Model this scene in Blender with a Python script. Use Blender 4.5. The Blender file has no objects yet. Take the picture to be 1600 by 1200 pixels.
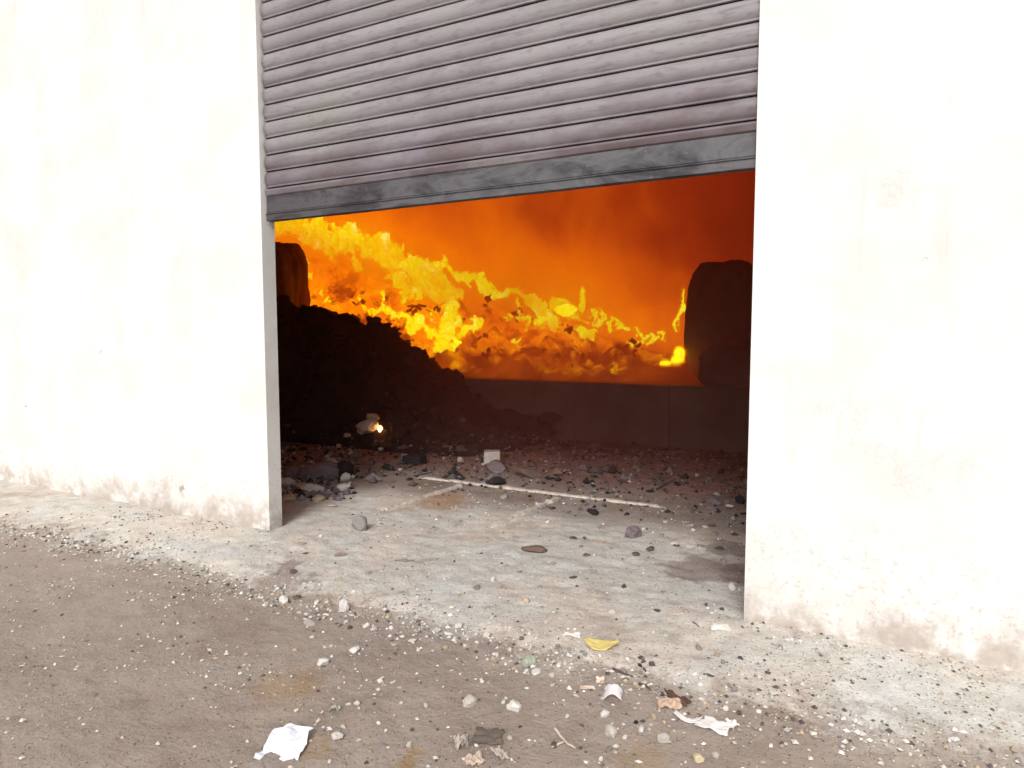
import bpy, bmesh, math, random
import numpy as np
from mathutils import Vector, noise as mn

R = random.Random(7)
SC = bpy.context.scene
COL = SC.collection

# ------------------------------------------------------------------ camera
YAW, PITCH = math.radians(27.45), math.radians(4.24)
F0 = 1039.0                      # focal length in pixels of the 1600 x 1200 photograph
CAM = Vector((0.0, -3.46, 1.45))
c_f = Vector((-math.sin(YAW) * math.cos(PITCH), math.cos(YAW) * math.cos(PITCH), -math.sin(PITCH)))
c_r = Vector((math.cos(YAW), math.sin(YAW), 0))
c_u = c_r.cross(c_f)
cam_d = bpy.data.cameras.new('camera')
cam = bpy.data.objects.new('camera', cam_d)
COL.objects.link(cam)
cam.location = CAM
cam.rotation_euler = c_f.to_track_quat('-Z', 'Y').to_euler()
cam_d.sensor_width = 36
cam_d.lens = 36 * F0 / 1600
cam_d.clip_start = 0.05
cam_d.clip_end = 500
SC.camera = cam

# ------------------------------------------------------------------ world, sun, exposure
SUN_EL, SUN_ROT = math.radians(37), math.radians(166)
w = bpy.data.worlds.new('World')
SC.world = w
w.use_nodes = True
nt = w.node_tree
bg = nt.nodes['Background']
sky = nt.nodes.new('ShaderNodeTexSky')
sky.sky_type = 'NISHITA'
sky.sun_disc = False
sky.sun_elevation = SUN_EL
sky.sun_rotation = SUN_ROT
sky.dust_density = 3.0
hs = nt.nodes.new('ShaderNodeHueSaturation')       # overcast: the cloud layer takes the blue out
hs.inputs['Saturation'].default_value = 0.12
nt.links.new(sky.outputs[0], hs.inputs['Color'])
nt.links.new(hs.outputs[0], bg.inputs['Color'])
bg.inputs['Strength'].default_value = 0.09
sd = bpy.data.lights.new('sun', 'SUN')
sd.energy = 1.35
sd.angle = math.radians(24)
sd.color = (1.0, 0.95, 0.90)
sun = bpy.data.objects.new('sun', sd)
COL.objects.link(sun)
# direction towards the sun: behind the camera, to its left, high
sdir = Vector((math.sin(SUN_ROT) * math.cos(SUN_EL), math.cos(SUN_ROT) * math.cos(SUN_EL), math.sin(SUN_EL)))
sun.rotation_euler = sdir.to_track_quat('Z', 'Y').to_euler()
sun.location = (0, -8, 10)
vs = SC.view_settings
vs.view_transform = 'Standard'
vs.look = 'None'
vs.gamma = 1
vs.exposure = 0.6
vs.use_curve_mapping = False
SC.render.engine = 'CYCLES'
SC.cycles.use_denoising = True
SC.cycles.volume_bounces = 1
SC.cycles.volume_step_rate = 1.0
SC.cycles.max_bounces = 8
SC.cycles.transparent_max_bounces = 24
SC.cycles.sample_clamp_indirect = 6.0

# ------------------------------------------------------------------ helpers
def ray(px, py):
    return (c_f + c_r * ((px - 800) / F0) + c_u * ((600 - py) / F0))
def on_plane_y(px, py, Y):
    d = ray(px, py); t = (Y - CAM.y) / d.y
    return CAM + d * t
def on_ground(px, py, z=0.0):
    d = ray(px, py); t = (z - CAM.z) / d.z
    return CAM + d * t
def depth_of(p):
    return (p - CAM).dot(c_f)

def link(o, parent=None):
    COL.objects.link(o)
    if parent is not None:
        o.parent = parent
    return o
def mesh_obj(name, verts, faces, mat=None, parent=None, smooth=False):
    me = bpy.data.meshes.new(name)
    me.from_pydata([tuple(v) for v in verts], [], faces)
    me.update()
    if smooth:
        me.polygons.foreach_set('use_smooth', [True] * len(me.polygons))
    if mat: me.materials.append(mat)
    return link(bpy.data.objects.new(name, me), parent)
def tag(o, label=None, cat=None, group=None, kind=None):
    if label: o['label'] = label
    if cat: o['category'] = cat
    if group: o['group'] = group
    if kind: o['kind'] = kind
    return o
def empty(name, loc=(0, 0, 0)):
    o = bpy.data.objects.new(name, None)
    o.location = loc
    o.empty_display_size = 0.1
    return link(o)
def box(name, lo, hi, mat, parent=None, bevel=0.0):
    bm = bmesh.new()
    bmesh.ops.create_cube(bm, size=1)
    for v in bm.verts:
        v.co = Vector([lo[i] + (v.co[i] + 0.5) * (hi[i] - lo[i]) for i in range(3)])
    if bevel:
        bmesh.ops.bevel(bm, geom=bm.edges[:], offset=bevel, segments=2, affect='EDGES', profile=0.6)
    me = bpy.data.meshes.new(name); bm.to_mesh(me); bm.free()
    me.materials.append(mat)
    return link(bpy.data.objects.new(name, me), parent)

def fbm(x, y, z=0.0, oct=4):
    return mn.fractal(Vector((x, y, z)), 1.0, 2.0, oct)
def sstep(a, b, x):
    t = max(0.0, min(1.0, (x - a) / (b - a)))
    return t * t * (3 - 2 * t)
def interp(pts, x):
    if x <= pts[0][0]: return pts[0][1]
    for (a, b), (c, d) in zip(pts, pts[1:]):
        if x <= c: return b + (d - b) * (x - a) / (c - a)
    return pts[-1][1]

# ------------------------------------------------------------------ materials
class M:
    """tiny node helper"""
    def __init__(self, name, rough=0.85, metal=0.0):
        self.m = bpy.data.materials.new(name); self.m.use_nodes = True
        self.t = self.m.node_tree; self.b = self.t.nodes['Principled BSDF']
        self.b.inputs['Roughness'].default_value = rough
        self.b.inputs['Metallic'].default_value = metal
        self.co = self.n('ShaderNodeTexCoord').outputs['Object']
    def n(self, typ, **kw):
        nd = self.t.nodes.new(typ)
        for k, v in kw.items(): setattr(nd, k, v)
        return nd
    def l(self, a, b): self.t.links.new(a, b)
    def mapping(self, scale=(1, 1, 1), loc=(0, 0, 0), src=None):
        m = self.n('ShaderNodeMapping'); m.inputs['Scale'].default_value = scale
        m.inputs['Location'].default_value = loc
        self.l(src or self.co, m.inputs['Vector']); return m.outputs[0]
    def noise(self, scale, detail=6, rough=0.6, vec=None, dist=0.0, out='Fac'):
        nd = self.n('ShaderNodeTexNoise')
        nd.inputs['Scale'].default_value = scale; nd.inputs['Detail'].default_value = detail
        nd.inputs['Roughness'].default_value = rough; nd.inputs['Distortion'].default_value = dist
        self.l(vec or self.co, nd.inputs['Vector']); return nd.outputs[out]
    def vor(self, scale, vec=None, out='Distance', rnd=1.0):
        nd = self.n('ShaderNodeTexVoronoi'); nd.inputs['Scale'].default_value = scale
        nd.inputs['Randomness'].default_value = rnd
        self.l(vec or self.co, nd.inputs['Vector']); return nd.outputs[out]
    def ramp(self, fac, stops):
        nd = self.n('ShaderNodeValToRGB'); cr = nd.color_ramp
        while len(cr.elements) < len(stops): cr.elements.new(0.5)
        for e, (p, c) in zip(cr.elements, stops):
            e.position = p; e.color = (c, c, c, 1) if isinstance(c, (int, float)) else (*c, 1)
        self.l(fac, nd.inputs[0]); return nd.outputs[0]
    def mix(self, fac, a, b, mode='MIX'):
        nd = self.n('ShaderNodeMix', data_type='RGBA', blend_type=mode)
        for sock, v in ((nd.inputs[0], fac), (nd.inputs[6], a), (nd.inputs[7], b)):
            if isinstance(v, (int, float)): sock.default_value = v
            elif isinstance(v, tuple): sock.default_value = (*v, 1)
            else: self.l(v, sock)
        return nd.outputs[2]
    def math(self, op, a, b=0.0, c=None):
        nd = self.n('ShaderNodeMath', operation=op)
        for i, v in enumerate((a, b) if c is None else (a, b, c)):
            if isinstance(v, (int, float)): nd.inputs[i].default_value = v
            else: self.l(v, nd.inputs[i])
        return nd.outputs[0]
    def maprange(self, v, a, b, c=0.0, d=1.0):
        nd = self.n('ShaderNodeMapRange', interpolation_type='SMOOTHSTEP')
        self.l(v, nd.inputs[0])
        for i, x in enumerate((a, b, c, d)): nd.inputs[i + 1].default_value = x
        return nd.outputs[0]
    def xyz(self, src=None):
        s = self.n('ShaderNodeSeparateXYZ'); self.l(src or self.co, s.inputs[0]); return s.outputs
    def color(self, c): 
        if isinstance(c, tuple): self.b.inputs['Base Color'].default_value = (*c, 1)
        else: self.l(c, self.b.inputs['Base Color'])
    def bump(self, h, dist=0.01, strength=1.0):
        nd = self.n('ShaderNodeBump'); nd.inputs['Distance'].default_value = dist
        nd.inputs['Strength'].default_value = strength
        self.l(h, nd.inputs['Height']); self.l(nd.outputs[0], self.b.inputs['Normal'])
    def rough(self, v): self.l(v, self.b.inputs['Roughness'])

ZB0 = on_plane_y(800, 304.5, 0.0).z
def mat_shutter():
    m = M('galvanised_steel', 0.62, 0.1)
    m.co = m.n('ShaderNodeNewGeometry').outputs['Position']
    big = m.noise(1.1, 5, 0.6)
    streak = m.noise(3.0, 6, 0.7, m.mapping((0.5, 1, 6)))
    fine = m.noise(38, 4, 0.6, m.mapping((0.35, 1, 1)))
    c = m.ramp(big, [(0.34, (0.24, 0.215, 0.228)), (0.5, (0.315, 0.29, 0.308)), (0.66, (0.295, 0.288, 0.268))])
    c = m.mix(m.maprange(streak, 0.5, 0.72), c, (0.18, 0.158, 0.17))
    c = m.mix(m.math('MULTIPLY', m.maprange(fine, 0.5, 0.75), 0.5), c, (0.16, 0.14, 0.14))
    z = m.xyz()[2]
    soot = m.math('MULTIPLY', m.maprange(z, ZB0 + 0.70, ZB0 + 0.15), m.maprange(m.noise(1.6, 5, 0.6, m.mapping((1, 1, 3))), 0.28, 0.6))
    c = m.mix(m.math('MULTIPLY', soot, 0.8), c, m.mix(m.maprange(m.noise(2.2, 3), 0.45, 0.6), (0.10, 0.055, 0.06), (0.17, 0.12, 0.17)))
    oi = m.n('ShaderNodeObjectInfo')
    c = m.mix(m.math('MULTIPLY', oi.outputs['Random'], 0.25), c, (0.19, 0.165, 0.175))
    m.color(c)
    m.rough(m.maprange(fine, 0.3, 0.8, 0.55, 0.8))
    m.bump(m.math('ADD', m.noise(5, 5, 0.6), m.math('MULTIPLY', fine, 0.2)), 0.004, 0.7)
    return m.m
def mat_rail():
    m = M('bottom_rail_steel', 0.6, 0.1)
    m.co = m.n('ShaderNodeNewGeometry').outputs['Position']
    big = m.noise(2.2, 5, 0.65, m.mapping((1, 1, 2.5)), dist=0.6)
    c = m.ramp(big, [(0.38, (0.035, 0.03, 0.037)), (0.46, (0.075, 0.073, 0.08)), (0.56, (0.125, 0.122, 0.13)), (0.66, (0.06, 0.05, 0.055))])
    fine = m.noise(40, 4, 0.6)
    c = m.mix(m.maprange(fine, 0.62, 0.74), c, (0.16, 0.15, 0.16))
    c = m.mix(m.math('MULTIPLY', m.maprange(m.xyz()[0], -1.8, -4.2), 0.55), c, (0.05, 0.035, 0.045))
    m.color(c); m.bump(m.noise(14, 5), 0.004, 0.6)
    return m.m
def mat_plaster():
    m = M('whitewashed_plaster', 0.92)
    n1 = m.noise(1.4, 6, 0.62); n2 = m.noise(9, 6, 0.6)
    c = m.ramp(n1, [(0.3, (0.72, 0.69, 0.65)), (0.55, (0.82, 0.805, 0.78)), (0.75, (0.78, 0.765, 0.74))])
    st = m.noise(2.6, 6, 0.7, m.mapping((4, 4, 0.35)))
    c = m.mix(m.math('MULTIPLY', m.maprange(st, 0.55, 0.8), 0.35), c, (0.52, 0.47, 0.41))
    z = m.xyz()[2]
    base = m.math('MULTIPLY', m.maprange(m.math('ADD', z, m.math('MULTIPLY', m.math('SUBTRACT', m.noise(3.5, 7, 0.72), 0.5), 0.7)), 0.34, 0.0), m.maprange(n2, 0.25, 0.6))
    c = m.mix(m.math('MULTIPLY', base, 0.8), c, (0.36, 0.29, 0.24))
    spl = m.math('MULTIPLY', m.maprange(m.noise(34, 5, 0.75), 0.52, 0.66), m.maprange(z, 0.9, 0.05))
    c = m.mix(m.math('MULTIPLY', spl, 0.6), c, (0.45, 0.37, 0.30))
    ck = m.n('ShaderNodeTexVoronoi', feature='DISTANCE_TO_EDGE'); ck.inputs['Scale'].default_value = 0.55
    wv = m.n('ShaderNodeVectorMath', operation='MULTIPLY_ADD'); m.l(m.noise(2.5, 6, 0.65, out='Color'), wv.inputs[0]); wv.inputs[1].default_value = (0.5, 0.5, 0.5); m.l(m.co, wv.inputs[2])
    m.l(wv.outputs[0], ck.inputs['Vector'])
    crack = m.math('MULTIPLY', m.maprange(ck.outputs['Distance'], 0.0035, 0.0015), m.maprange(m.noise(0.8, 3), 0.5, 0.58))
    c = m.mix(m.math('MULTIPLY', crack, 0.15), c, (0.35, 0.32, 0.29))
    c = m.mix(m.math('MULTIPLY', m.maprange(m.noise(90, 4, 0.7), 0.55, 0.8), 0.25), c, (0.55, 0.52, 0.48))
    chip = m.maprange(m.noise(5.5, 4, 0.55, dist=0.8), 0.735, 0.75)
    c = m.mix(m.math('MULTIPLY', chip, m.maprange(z, 1.8, 0.4)), c, (0.40, 0.36, 0.32))
    m.color(c)
    m.bump(m.math('SUBTRACT', m.math('ADD', n2, m.math('MULTIPLY', m.noise(60, 4), 0.25)), m.math('MULTIPLY', chip, 0.8)), 0.006, 0.7)
    return m.m
def mat_soot(name='sooty_concrete', a=(0.035, 0.026, 0.024), b=(0.085, 0.065, 0.058), scale=2.0):
    m = M(name, 0.95)
    n1 = m.noise(scale, 6, 0.65)
    c = m.ramp(n1, [(0.3, a), (0.7, b)])
    m.color(c); m.bump(m.noise(scale * 8, 6, 0.65), 0.02, 0.8)
    return m.m
def dust_mask(m):
    """pale cement dust drifting off the apron onto the dirt"""
    Y = m.xyz()[1]
    a = m.math('MULTIPLY', m.math('SUBTRACT', m.noise(2.3, 7, 0.66, dist=0.6), 0.5), 0.85)
    b = m.math('MULTIPLY', m.math('SUBTRACT', m.noise(19, 6, 0.7), 0.5), 0.55)
    return m.maprange(m.math('ADD', Y, m.math('ADD', a, b)), -0.97, -0.60)
def dust_colour(m):
    n1 = m.noise(1.2, 6, 0.6, dist=0.3); n2 = m.noise(6.5, 7, 0.7); n4 = m.noise(3.2, 5, 0.6, m.mapping((1, 1, 1), (4, 9, 0)))
    c = m.ramp(n1, [(0.30, (0.50, 0.42, 0.355)), (0.42, (0.66, 0.59, 0.515)), (0.54, (0.60, 0.575, 0.52)), (0.64, (0.64, 0.635, 0.61)), (0.74, (0.52, 0.46, 0.415))])
    c = m.mix(m.math('MULTIPLY', m.maprange(n4, 0.5, 0.72), 0.5), c, (0.55, 0.55, 0.485))
    c = m.mix(m.math('MULTIPLY', m.maprange(n4, 0.46, 0.28), 0.5), c, (0.60, 0.50, 0.455))
    c = m.mix(m.math('MULTIPLY', m.maprange(n2, 0.5, 0.72), 0.75), c, (0.78, 0.75, 0.70))
    c = m.mix(m.math('MULTIPLY', m.maprange(n2, 0.47, 0.30), 0.75), c, (0.37, 0.31, 0.27))
    return c
def mat_road():
    m = M('packed_dirt', 0.95)
    n1 = m.noise(0.9, 6, 0.6); n2 = m.noise(7, 6, 0.65); n3 = m.noise(55, 5, 0.65)
    c = m.ramp(n1, [(0.3, (0.28, 0.217, 0.18)), (0.5, (0.33, 0.262, 0.22)), (0.7, (0.365, 0.305, 0.262))])
    c = m.mix(m.math('MULTIPLY', m.maprange(n2, 0.45, 0.75), 0.5), c, (0.34, 0.29, 0.255))
    c = m.mix(m.math('MULTIPLY', m.maprange(n2, 0.5, 0.25), 0.5), c, (0.20, 0.150, 0.122))
    c = m.mix(m.math('MULTIPLY', m.maprange(n3, 0.50, 0.75), 0.45), c, (0.40, 0.36, 0.32))
    c = m.mix(m.math('MULTIPLY', m.maprange(n3, 0.45, 0.25), 0.45), c, (0.15, 0.115, 0.095))
    c = m.mix(m.math('MULTIPLY', dust_mask(m), 0.9), c, dust_colour(m))
    # patches of rusty yellow-brown soil
    for (px, py, r) in ((452, 1075, 0.17), (1000, 1192, 0.13), (505, 1172, 0.08), (640, 1190, 0.05)):
        p = on_ground(px, py)
        v = m.n('ShaderNodeVectorMath', operation='DISTANCE'); m.l(m.co, v.inputs[0]); v.inputs[1].default_value = p
        d = m.math('ADD', v.outputs['Value'], m.math('MULTIPLY', m.math('SUBTRACT', m.noise(11, 5, 0.65), 0.5), 0.3))
        c = m.mix(m.math('MULTIPLY', m.maprange(d, r * 1.15, r * 0.3), 0.7), c, (0.31, 0.19, 0.07))
    # grit: tiny pale and dark grains
    lum = m.maprange(m.noise(2.4, 5, 0.65, m.mapping((1, 1, 1), (7, 3, 0)), dist=0.5), 0.42, 0.62)
    c = m.mix(m.math('MULTIPLY', lum, 0.45), c, (0.40, 0.335, 0.28))
    g = m.vor(95); gc = m.vor(95, out='Color')
    sel = m.math('MULTIPLY', m.maprange(g, 0.33, 0.2), m.maprange(m.xyz(gc)[0], 0.72, 0.8))
    c = m.mix(sel, c, (0.46, 0.42, 0.385))
    seld = m.math('MULTIPLY', m.maprange(g, 0.33, 0.2), m.maprange(m.xyz(gc)[1], 0.84, 0.9))
    c = m.mix(seld, c, (0.12, 0.10, 0.09))
    m.color(c)
    h = m.math('ADD', m.math('MULTIPLY', n2, 1.0), m.math('MULTIPLY', n3, 0.35))
    h = m.math('ADD', h, m.math('MULTIPLY', m.math('ADD', sel, seld), 0.35))
    m.bump(h, 0.022, 0.9)
    return m.m
def mat_apron():
    m = M('dusty_concrete', 0.95)
    n1 = m.noise(1.2, 6, 0.6, dist=0.3); n2 = m.noise(5.5, 7, 0.68); n3 = m.noise(60, 5, 0.65)
    X, Y, Z = m.xyz()
    c = dust_colour(m)
    c = m.mix(m.math('MULTIPLY', m.maprange(n3, 0.5, 0.28), 0.4), c, (0.27, 0.235, 0.21))
    # bare floor slabs inside, brown and swept cleaner
    yy = m.math('ADD', Y, m.math('MULTIPLY', m.math('SUBTRACT', n1, 0.5), 0.9))
    bare = m.mix(m.maprange(m.noise(2.1, 6, 0.6), 0.35, 0.65), (0.235, 0.175, 0.135), (0.335, 0.29, 0.26))
    c = m.mix(m.maprange(yy, 1.0, 1.7), c, bare)
    # soot-stained floor deeper inside, with red firelight mixed into the colour
    c = m.mix(m.maprange(yy, 2.0, 2.7), c, m.mix(m.maprange(n2, 0.3, 0.7), (0.22, 0.125, 0.10), (0.35, 0.235, 0.195)))
    c = m.mix(m.maprange(yy, 3.2, 4.4), c, m.mix(m.maprange(n2, 0.3, 0.7), (0.13, 0.058, 0.045), (0.22, 0.12, 0.095)))
    for (px, py, r, cc, am) in ((690, 782, 0.42, (0.36, 0.215, 0.12), 0.75), (640, 725, 0.45, (0.30, 0.17, 0.13), 0.5), (900, 735, 0.8, (0.25, 0.15, 0.13), 0.5)):
        p = on_ground(px, py, 0.03)
        v = m.n('ShaderNodeVectorMath', operation='DISTANCE'); m.l(m.co, v.inputs[0]); v.inputs[1].default_value = p
        d = m.math('ADD', v.outputs['Value'], m.math('MULTIPLY', m.math('SUBTRACT', m.noise(3, 5, 0.65), 0.5), 0.7))
        c = m.mix(m.math('MULTIPLY', m.maprange(d, r, r * 0.3), am), c, cc)
    # damp reddish patches at the sides
    for (px, py, r) in ((1105, 888, 0.30), (1160, 895, 0.25), (442, 905, 0.20), (1130, 855, 0.2), (452, 880, .12)):
        p = on_ground(px, py, 0.03)
        v = m.n('ShaderNodeVectorMath', operation='DISTANCE'); m.l(m.co, v.inputs[0]); v.inputs[1].default_value = p
        d = m.math('ADD', v.outputs['Value'], m.math('MULTIPLY', m.math('SUBTRACT', m.noise(6, 5, 0.65), 0.5), 0.5))
        c = m.mix(m.math('MULTIPLY', m.maprange(d, r, r * 0.55), 0.7), c, (0.25, 0.185, 0.165))
    # broken outer edge wears back to dirt
    c = m.mix(m.math('SUBTRACT', 1.0, dust_mask(m)), c, m.mix(m.maprange(n3, 0.3, 0.7), (0.24, 0.185, 0.148), (0.36, 0.29, 0.24)))
    g = m.vor(85); gc = m.vor(85, out='Color')
    sel = m.math('MULTIPLY', m.maprange(g, 0.33, 0.2), m.maprange(m.xyz(gc)[0], 0.75, 0.82))
    c = m.mix(sel, c, (0.60, 0.57, 0.53))
    seld = m.math('MULTIPLY', m.maprange(g, 0.33, 0.2), m.maprange(m.xyz(gc)[1], 0.82, 0.88))
    c = m.mix(seld, c, (0.15, 0.125, 0.11))
    m.color(c)
    h = m.math('ADD', n2, m.math('MULTIPLY', n3, 0.3))
    h = m.math('ADD', h, m.math('MULTIPLY', m.math('ADD', sel, seld), 0.35))
    m.bump(h, 0.022, 0.9)
    return m.m
def mat_object_colour(name, rough=0.9, nscale=30, amt=0.5):
    m = M(name, rough)
    oi = m.n('ShaderNodeObjectInfo')
    n1 = m.noise(nscale, 5, 0.65)
    c = m.mix(amt, oi.outputs['Color'], m.ramp(n1, [(0.25, 0.35), (0.5, 1.0), (0.75, 1.35)]), 'MULTIPLY')
    m.color(c); m.bump(n1, 0.004, 0.8)
    return m.m
def mat_gravel():
    m = M('gravel_stone', 0.9)
    a = m.n('ShaderNodeAttribute', attribute_name='tint')
    n1 = m.noise(60, 4)
    c = m.mix(0.5, a.outputs['Color'], m.ramp(n1, [(0.3, 0.6), (0.7, 1.2)]), 'MULTIPLY')
    m.color(c)
    return m.m

MS, MR, MP = mat_shutter(), mat_rail(), mat_plaster()
MSOOT = mat_soot()
def mat_burning():
    m = M('burning_waste', 0.95)
    n1 = m.noise(3.0, 6, 0.65); n2 = m.noise(1.3, 5, 0.6, m.mapping((1, 1, 1), (3, 8, 1)), dist=0.6)
    m.color(m.ramp(n1, [(0.3, (0.012, 0.009, 0.008)), (0.7, (0.06, 0.04, 0.03))])); m.bump(n1, 0.03, 0.8)
    z = m.xyz()[2]
    hot = m.math('MULTIPLY', m.maprange(m.math('ADD', z, m.math('MULTIPLY', m.math('SUBTRACT', n2, 0.5), 1.4)), PZ0 + 0.10, PZ0 + 0.62),
                 m.maprange(m.math('ADD', n1, m.math('MULTIPLY', m.math('SUBTRACT', n2, 0.5), 0.8)), 0.33, 0.47))
    m.l(m.ramp(m.math('ADD', n2, m.math('MULTIPLY', m.math('SUBTRACT', m.noise(9, 5, 0.65), 0.5), 0.5)), [(0.3, (0.50, 0.07, 0.0)), (0.46, (0.95, 0.22, 0.0)), (0.6, (1.0, 0.36, 0.0)), (0.74, (1.0, 0.62, 0.0))]), m.b.inputs['Emission Color'])
    m.l(m.math('MULTIPLY', hot, 1.15), m.b.inputs['Emission Strength'])
    return m.m
PY0 = on_ground(900, 690).y; PZ0 = on_plane_y(900, 598, PY0).z
MBURN = mat_burning()
MCHAR = mat_soot('charred_rubble', (0.012, 0.009, 0.010), (0.045, 0.033, 0.034), 3.0)
MDEB = mat_soot('charred_board', (0.012, 0.008, 0.008), (0.075, 0.05, 0.05), 5.0)
MPLAT = mat_soot('smoke_stained_block', (0.055, 0.04, 0.033), (0.16, 0.12, 0.10), 1.3)
MROAD, MAPR = mat_road(), mat_apron()
MSTONE = mat_object_colour('loose_stone')
MPAPER = mat_object_colour('paper_scrap', 0.8, 14, 0.25)
MGRAV = mat_gravel()

# ------------------------------------------------------------------ ground
EDGE = -0.80
def edge_y(x):
    return EDGE + 0.05 * fbm(x * 0.9, 3.1, 0, 3) + 0.045 * fbm(x * 6, 7.7, 0, 4)
def road_z(x, y):
    return 0.012 * fbm(x * 1.1, y * 1.1, 5.0, 3) + 0.007 * fbm(x * 9, y * 9, 1.0, 4)
def apron_z(x, y):
    t = sstep(edge_y(x) - 0.10, edge_y(x) + 0.16, y)
    rough = 0.011 * fbm(x * 2.2, y * 2.2, 2.0, 4) + 0.008 * fbm(x * 11, y * 11, 9.0, 4)
    fade = 1 - 0.75 * sstep(1.0, 1.8, y)
    return -0.03 + t * 0.055 + rough * t * fade
def ground_z(x, y):
    return max(road_z(x, y), apron_z(x, y))
def grid(name, xs, ys, fz, mat):
    vs_ = [(x, y, fz(x, y)) for y in ys for x in xs]
    nx = len(xs)
    fs = [(j * nx + i, j * nx + i + 1, (j + 1) * nx + i + 1, (j + 1) * nx + i)
          for j in range(len(ys) - 1) for i in range(nx - 1)]
    return mesh_obj(name, vs_, fs, mat, smooth=True)
def spaced(a, b, step): 
    n = max(1, int(round((b - a) / step))); return [a + (b - a) * i / n for i in range(n + 1)]
xs = [-150, -60, -25, -12] + spaced(-7.5, 3.0, 0.025) + [6, 14, 40, 150]
ys = [-150, -60, -20, -8, -5] + spaced(-3.0, -0.4, 0.02) + [-0.2]
tag(grid('road', xs, ys, road_z, MROAD), 'brown packed dirt road strewn with stones', kind='structure')
xs = [-30, -14, -11] + spaced(-9.0, 2.6, 0.03) + [5, 12, 30]
ys = spaced(-0.95, 1.9, 0.02) + spaced(2.0, 5.2, 0.06) + [9, 16]
tag(grid('floor', xs, ys, apron_z, MAPR), 'dusty pale concrete apron running into the sooty hall floor', kind='structure')

# ------------------------------------------------------------------ building
XL = on_plane_y(438.0, 700, 0.07).x          # inner face of the left pier
XR = on_plane_y(1163.0, 930, -0.05).x         # inner face of the right pier
bld = empty('warehouse', (XL, 0, 0))
tag(bld, 'whitewashed warehouse with a wide doorway open on the fire inside', 'warehouse')
bld_off = Vector((XL, 0, 0))
def bbox(name, lo, hi, mat, bevel=0.0):
    o = box(name, Vector(lo) - bld_off, Vector(hi) - bld_off, mat, bld, bevel)
    return o
def wall_grid(name, x0, x1):
    """front wall panel with a slightly uneven plaster face and real thickness"""
    nx, nz = max(3, int((x1 - x0) / 0.12)), 50
    vs_, fs = [], []
    for side, y in ((0, -0.05), (1, 0.07)):
        for j in range(nz + 1):
            for i in range(nx + 1):
                x = x0 + (x1 - x0) * i / nx; z = -0.1 + 6.4 * j / nz
                e = 0 if i in (0, nx) else 0.010 * fbm(x * 0.8, z * 0.8, 3.3, 4)
                vs_.append((x - XL, y + (e if side == 0 else 0), z))
    n = (nx + 1) * (nz + 1); idx = lambda s, i, j: s * n + j * (nx + 1) + i
    for j in range(nz):
        for i in range(nx):
            fs.append((idx(0, i, j), idx(0, i + 1, j), idx(0, i + 1, j + 1), idx(0, i, j + 1)))
            fs.append((idx(1, i, j), idx(1, i, j + 1), idx(1, i + 1, j + 1), idx(1, i + 1, j)))
        fs.append((idx(0, 0, j), idx(0, 0, j + 1), idx(1, 0, j + 1), idx(1, 0, j)))
        fs.append((idx(0, nx, j), idx(1, nx, j), idx(1, nx, j + 1), idx(0, nx, j + 1)))
    for i in range(nx):
        fs.append((idx(0, i, nz), idx(0, i + 1, nz), idx(1, i + 1, nz), idx(1, i, nz)))
    return mesh_obj(name, vs_, fs, MP, bld)
wall_grid('pier', -14.0, XL)['label'] = 'whitewashed wall to the left of the shutter'
wall_grid('pier', XR, 5.0)['label'] = 'whitewashed wall to the right of the shutter'
bbox('lintel', (XL + 0.001, -0.045, 4.35), (XR - 0.001, 0.065, 6.3), MP)
bbox('side_wall', (-14.2, 0.075, -0.1), (-14.0, 12.0, 6.0), MSOOT)
bbox('side_wall', (5.0, 0.075, -0.1), (5.2, 12.0, 6.0), MSOOT)
bbox('rear_wall', (-14.2, 12.005, -0.1), (5.2, 12.2, 6.0), MSOOT)
bbox('ceiling', (-14.2, 0.075, 6.005), (5.2, 12.2, 6.2), MSOOT)
# raised platform with a low block front
PY = on_ground(900, 690).y
PZ = on_plane_y(900, 598, PY).z
bbox('platform', (-13.9, PY + 0.10, -0.1), (4.9, 11.9, PZ - 0.01), MPLAT)
JX = on_plane_y(1046, 640, PY).x
x = JX - 1.9 * 6
while x < 2.4:
    bbox('block', (x + 0.0015, PY + R.uniform(-0.003, 0.003), -0.05), (x + 1.8985, PY + 0.098, PZ + R.uniform(-0.004, 0.006)), MPLAT, 0.014)
    x += 1.9

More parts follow.
